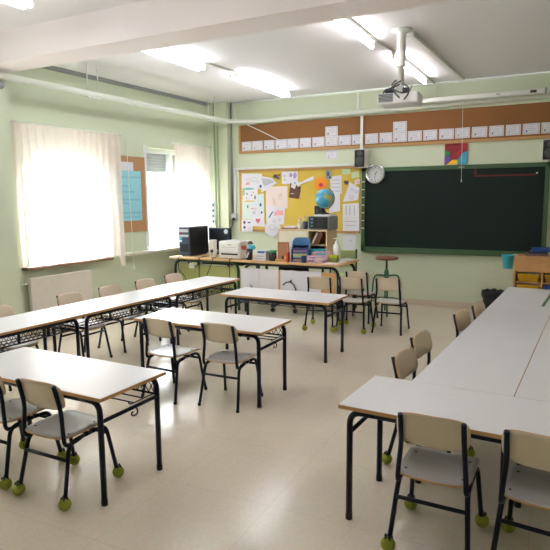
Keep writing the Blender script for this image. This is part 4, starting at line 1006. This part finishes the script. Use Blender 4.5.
for k, (x, y, w, d, rz, m, lab) in enumerate(((-2.60, 6.66, .19, .13, -6, M_PAPER2, 'pinkish plastic folder lying along the desk front edge'), (-2.56, 6.93, .08, .21, 20, M_PAPER, 'loose white paper lying right of the pump bottle'), (-2.58, 7.18, .16, .20, -15, M_PAPERB, 'loose pale blue paper at the back right of teacher desk'))):
    b = NB(); box(b, (0, 0, .006), (w, d, .010), .002); o = obj('loose_papers', b, m); o.location = (x, y, Z); o.rotation_euler = (0, 0, R(rz)); tag(o, lab, 'papers')
# ------------------------------------------------------------------ cabinet on the desk
root = thing('desk_cabinet', 'pale wooden cabinet with open cubby standing on teacher desk', 'cabinet', (0, 0, Z))
cx0, cx1, cy0, cy1, ch = -3.53, -2.80, 6.96, 7.32, .412
b = NB(); bx(b, (cx0, cy0, ch-.02), (cx1, cy1, ch), .002); bx(b, (cx0, cy0, 0), (cx1, cy1, .02), .002); bx(b, (cx0, cy0, .02), (cx0+.018, cy1, ch-.02), .002); bx(b, (cx1-.018, cy0, .02), (cx1, cy1, ch-.02), .002); bx(b, (-3.09, cy0, .02), (-3.072, cy1, ch-.02)); bx(b, (cx0+.018, cy1-.01, .02), (cx1-.018, cy1, ch-.02))
obj('carcass', b, M_PALEW, root)
b = NB(); bx(b, (cx0+.02, cy0+.002, .022), (-3.092, cy0+.016, ch-.024), .002); obj('sliding_panel', b, M_CREAMP, root)
b = NB(); bx(b, (-3.07, cy0+.01, .20), (cx1-.02, cy1-.012, .212)); obj('inner_shelf', b, M_PALEW, root)
for (x, rot, c, lab, w) in ((-2.99, .55, (206, 190, 170), 'pale book leaning in the cabinet cubby', .03), (-2.93, .55, (124, 72, 50), 'brown book leaning in the cabinet cubby', .05)):
    b = NB(); box(b, (0, 0, .085), (w, .22, .16), .003); o = obj('leaning_book', b, mat('cover_%d' % c[0], srgb(*c), .5)); o.location = (x-.03, 7.10, Z+.226); o.rotation_euler = (0, .45, 0); tag(o, lab, 'book')
b = NB(); box(b, (-2.945, 7.08, Z+.02+.07), (.21, .20, .13), .006); o = obj('storage_box', b, M_CYANP); tag(o, 'cyan box in the lower part of cabinet cubby', 'box')
ZC = Z+ch+.0005
root = thing('computer_case', 'grey box with black louvred front on top of the cabinet', 'computer', (-2.93, 7.135, ZC))
b = NB(); bx(b, (-.155, -.165, .004), (.155, .165, .178), .006); obj('case', b, M_GREYP, root)
b = NB(); bx(b, (-.135, -.170, .012), (.135, -.164, .170), .002); obj('front_panel', b, M_BLACK, root)
b = NB()
for k in range(6): box(b, (.03, -.172, .03+k*.024), (.09, .004, .006), .001)
obj('louvres', b, M_DGREY, root)
b = NB()
for k in range(3): box(b, (-.09, -.172, .05+k*.045), (.035, .004, .022), .003)
obj('blue_buttons', b, M_TEALP, root)
b = NB(); bx(b, (-.15, -.16, 0), (.15, .16, .004)); obj('foot_pad', b, M_BLACK, root)
ZT = ZC+.1785
b = NB(); box(b, (-2.88, 7.08, ZT+.012), (.24, .20, .022), .003); o = tag(obj('white_binder', b, M_PAPER), 'white ring folder lying under the globe stand', 'folder')
root = thing('black_speaker', 'black box speaker on the louvred grey box, left of globe', 'speaker', (-3.03, 7.23, ZT))
b = NB(); bx(b, (-.05, -.05, .0), (.065, .05, .135), .008); obj('speaker_case', b, M_BLACK, root)
b = NB(); lathe(b, [(.03, 0), (.028, .004), (.01, .002)], (.0, -.05, .06), 14, M=MX); obj('driver', b, M_DGREY, root)
# globe
root = thing('desk_globe', 'blue world globe on a black stand on top of cabinet', 'globe', (-2.895, 7.10, ZT+.0235))
b = NB(); lathe(b, [(.075, 0), (.078, .008), (.05, .02), (.018, .03), (.014, .055)], (0, 0, 0), 20); obj('stand_base', b, M_BLACK, root)
gc = Vector((0, 0, .212)); gr = .128
b = NB()
arc = [gc+Vector((math.cos(a)*.142, 0, math.sin(a)*.142)) for a in [R(-113+k*9) for k in range(21)]]
tube(b, arc, .006, 6); tube(b, [(0, 0, .05), arc[2]], .008, 6); obj('meridian_arm', b, M_BLACKM, root)
b = NB(); ball(b, (0, 0, 0), gr, 32, 20); g = obj('globe_ball', b, M_GLOBE, root); g.location = gc; g.rotation_euler = (0, R(23), 0)
# flat books and pots on cabinet
for k, (x, y, w, d, h, c, lab) in enumerate(((-3.40, 7.09, .20, .15, .018, (150, 96, 76), 'brown book lying flat on the cabinet, under the white one'), (-3.38, 7.09, .17, .13, .022, (226, 224, 224), 'white book lying on the brown one on cabinet'))):
    b = NB(); box(b, (0, 0, h/2), (w, d, h), .002); o = obj('flat_book', b, mat('flat_%d' % c[0], srgb(*c), .5)); o.location = (x, y, ZC+(0 if k == 0 else .0185)); tag(o, lab, 'book')
for x, m, lab, h in ((-3.235, M_LGREY, 'pale grey pen pot on the cabinet', .085), (-3.155, mat('navy_pot', (0, 0, 0)), 'dark pen pot with green top on the cabinet', .105)):
    root = thing('pen_pot', lab, 'pot', (x, 7.06, ZC)); b = NB(); lathe(b, [(.033, 0), (.036, h), (.031, h), (.030, .006)], (0, 0, 0), 16); obj('pot_body', b, m, root)
    for q in range(4):
        b = NB(); a = q*1.6; tube(b, [(.012*math.cos(a), .012*math.sin(a), .008), (.03*math.cos(a), .03*math.sin(a), h+.05+.01*q)], .004, 6); obj('pen', b, (M_GREENC, M_LIME, M_LGREY, M_GREYP)[q] if x > -3.2 else (M_LGREY, M_GREYP, M_PAPER, M_LGREY)[q], root)

# ------------------------------------------------------------------ stool
root = thing('lab_stool', 'round brown wooden stool on green metal legs by the wall', 'stool', (-2.085, 7.31, 0), R(20))
b = NB(); lathe(b, [(.135, .735), (.15, .74), (.152, .755), (.145, .768), (.02, .77)], (0, 0, 0), 28); obj('seat', b, M_STOOLW, root)
b = NB(); tube(b, [(0, 0, .38), (0, 0, .737)], .013, 10); obj('screw_post', b, M_DKGREEN, root)
b = NB(); lathe(b, [(.026, .46), (.03, .48), (.03, .57), (.022, .60)], (0, 0, 0), 14); obj('hub', b, M_STOOLG, root)
for k in range(4):
    a = k*PI/2; c, s = math.cos(a), math.sin(a)
    b = NB(); tube(b, [(.02*c, .02*s, .52), (.15*c, .15*s, .53), (.175*c, .175*s, .44), (.21*c, .21*s, 0)], .011, 8, .05); obj('leg', b, M_STOOLG, root)
b = NB(); tube(b, [(.193*math.cos(t*PI/16), .193*math.sin(t*PI/16), .19) for t in range(32)], .008, 6, closed=True); obj('foot_ring', b, M_STOOLG, root)

# ------------------------------------------------------------------ tray shelf, bucket, bin
root = thing('tray_shelf', 'beech tray shelf unit against the board wall at right', 'shelf', (0, 0, 0))
sx0, sx1, sy0, sy1, sz = -.545, 1.065, 7.68, 8.055, .803
b = NB(); bx(b, (sx0, sy0, sz-.02), (sx1, sy1, sz), .003); bx(b, (sx0, sy0, .0), (sx1, sy1, .05)); bx(b, (sx0, sy0, .05), (sx0+.02, sy1, sz-.02), .002); bx(b, (sx1-.02, sy0, .05), (sx1, sy1, sz-.02), .002); bx(b, (sx0+.02, sy1-.012, .05), (sx1-.02, sy1, sz-.02))
ncol = 5; cw = (sx1-sx0-.02)/ncol
for k in range(1, ncol): bx(b, (sx0+k*cw, sy0+.005, .05), (sx0+k*cw+.02, sy1-.012, .612), .001)
for zz in (.05+.14, .05+.28, .05+.42): bx(b, (sx0+.02, sy0+.006, zz+.0), (sx1-.02, sy1-.012, zz+.015))
obj('carcass', b, M_SHELFW, root)
b = NB(); bx(b, (sx0+.021, sy0+.001, .612), (sx1-.021, sy0+.018, sz-.022), .002); obj('front_board', b, M_SHELFW, root)
names = {0: 'leftmost', 1: 'second from left', 2: 'middle', 3: 'fourth from left', 4: 'rightmost'}
def tray(x, z, m, cname, lab):
    root = thing('storage_tray', lab, 'tray', (x, sy0+.02, z), 0, 'plastic trays in the shelf unit')
    w0, w1, d, h = .108, .128, .31, .092
    b = NB(); V = []
    for (w, z0, yy) in ((w0, 0, .012), (w1, h, 0)):
        V.append([b.verts.new(p) for p in ((-w, yy, z0), (w, yy, z0), (w, d, z0), (-w, d, z0))])
    for k in range(4): b.faces.new((V[0][k], V[0][(k+1) % 4], V[1][(k+1) % 4], V[1][k]))
    b.faces.new(V[0])
    bmesh.ops.solidify(b, geom=b.faces[:], thickness=.004)
    obj('tray_body', b, m, root)
    b = NB(); bx(b, (-w1-.003, -.006, h-.008), (w1+.003, .004, h+.006), .002); obj('rim', b, m, root)
    b = NB()
    for k in range(7): box(b, (-.09+.03*k, .10+.03*(k % 3), h-.005+.006*(k % 2)), (.035, .10, .018), .003, Matrix.Rotation(.3*k, 4, 'Z'))
    obj('contents', b, M_PAPER if cname == 'yellow' else M_PAPERB, root)
for r_, zz in enumerate((.486, .346, .206, .052)):
    for k in range(ncol):
        blue = (r_ == 1 and k == 1) or (r_ == 2 and k in (0, 3))
        if r_ == 3 and k > 1: continue
        cn = 'royal blue' if blue else 'yellow'
        tray(sx0+k*cw+cw/2+.01, zz, M_BLUETRAY if blue else M_YELP, cn, cn+' plastic tray in the '+('top', 'second', 'third', 'bottom')[r_]+' row of the shelf unit, '+names[k])
for k, (x, y, w, d, h, c, lab, rz) in enumerate(((-.30, 7.92, .26, .20, .028, (112, 84, 92), 'dull mauve book at the bottom of stack on the shelf unit', 3), (-.28, 7.93, .23, .18, .024, (66, 60, 76), 'dark book in the middle of stack on the shelf unit', -4), (-.255, 7.92, .21, .19, .045, (36, 84, 160), 'thick blue book on top of stack on the shelf unit', 2))):
    b = NB(); box(b, (0, 0, h/2), (w, d, h), .003); o = obj('stacked_book', b, mat('shelf_book_%d' % k, srgb(*c), .5)); zt = sz+.0005+(0, .0285, .053)[k]; o.location = (x, y, zt); o.rotation_euler = (0, 0, R(rz)); tag(o, lab, 'book', 'books on the tray shelf')
    c2 = NB(); box(c2, (0, .003, h/2), (w+.001, d-.002, h-.010)); obj('pages', c2, M_PAPER, o)
root = thing('plastic_bucket', 'cyan plastic bucket hanging on the left side of shelf unit', 'bucket', (-.630, 7.80, .632))
b = NB(); lathe(b, [(.058, 0), (.075, .165), (.080, .168), (.080, .175), (.072, .175), (.055, .006)], (0, 0, 0), 22); obj('bucket_body', b, M_CYANP, root)
b = NB(); tube(b, [(.055, -.03, .17), (.075, 0, .19), (.105, 0, .178), (.105, 0, .172)], .006, 6, .02); obj('hook', b, M_WHITEP, root)
root = thing('waste_bin', 'black waste bin with crumpled liner by the wall behind tables', 'bin', (-.80, 7.92, 0))
b = NB(); lathe(b, [(.11, 0), (.140, .29), (.135, .29), (.105, .01)], (0, 0, 0), 24); obj('bin_body', b, M_BLACK, root)
b = NB(); n = 28; prof = []
rings = []
for (r, z) in ((.142, .22), (.149, .27), (.147, .305), (.135, .312), (.122, .29), (.11, .2)):
    rings.append([b.verts.new(((r+.006*math.sin(k*2.7+z*40))*math.cos(2*PI*k/n), (r+.006*math.sin(k*2.7+z*40))*math.sin(2*PI*k/n), z+.010*math.sin(k*1.9+r*50))) for k in range(n)])
for A, B in zip(rings, rings[1:]):
    for k in range(n):
        f = b.faces.new((A[k], A[(k+1) % n], B[(k+1) % n], B[k])); f.smooth = True
obj('bin_liner', b, M_BIN, root)

# ------------------------------------------------------------------ light
w = bpy.data.worlds.new('sky'); SC.world = w; w.use_nodes = True
bg = w.node_tree.nodes['Background']
wn = w.node_tree.nodes; wlk = w.node_tree.links
wt = wn.new('ShaderNodeTexCoord'); wx = wn.new('ShaderNodeSeparateXYZ'); wr = wn.new('ShaderNodeMapRange')
wr.inputs['From Min'].default_value = -.06; wr.inputs['From Max'].default_value = .10; wr.inputs['To Min'].default_value = 5.0; wr.inputs['To Max'].default_value = 14.0
wlk.new(wt.outputs['Generated'], wx.inputs[0]); wlk.new(wx.outputs['Z'], wr.inputs['Value']); wlk.new(wr.outputs['Result'], bg.inputs['Strength'])
bg.inputs['Color'].default_value = (.88, .94, 1.0, 1)

# ------------------------------------------------------------------ camera
p, r, yw = R(7.719), R(-.481), R(27.225)
fwd = Vector((-math.sin(yw)*math.cos(p), math.cos(yw)*math.cos(p), -math.sin(p)))
right = Vector((math.cos(yw), math.sin(yw), 0)); up = right.cross(fwd)
r2 = math.cos(r)*right+math.sin(r)*up; u2 = -math.sin(r)*right+math.cos(r)*up
cam = bpy.data.cameras.new('camera'); co = bpy.data.objects.new('camera', cam); COL.objects.link(co)
cam.sensor_fit = 'HORIZONTAL'; cam.sensor_width = 36; cam.lens = 36*562.83/550; cam.clip_start = .05
co.matrix_world = Matrix(((r2.x, u2.x, -fwd.x, 0), (r2.y, u2.y, -fwd.y, 0), (r2.z, u2.z, -fwd.z, 1.5494), (0, 0, 0, 1)))
SC.camera = co
vs = SC.view_settings
vs.view_transform = 'Standard'; vs.look = 'None'; vs.exposure = 1.28; vs.gamma = 1.0; vs.use_curve_mapping = False
cy = SC.cycles
cy.use_denoising = True; cy.denoiser = 'OPENIMAGEDENOISE'
cy.max_bounces = 10; cy.diffuse_bounces = 6; cy.glossy_bounces = 4; cy.transmission_bounces = 6; cy.transparent_max_bounces = 10
cy.sample_clamp_indirect = 8.0; cy.caustics_reflective = False; cy.caustics_refractive = False
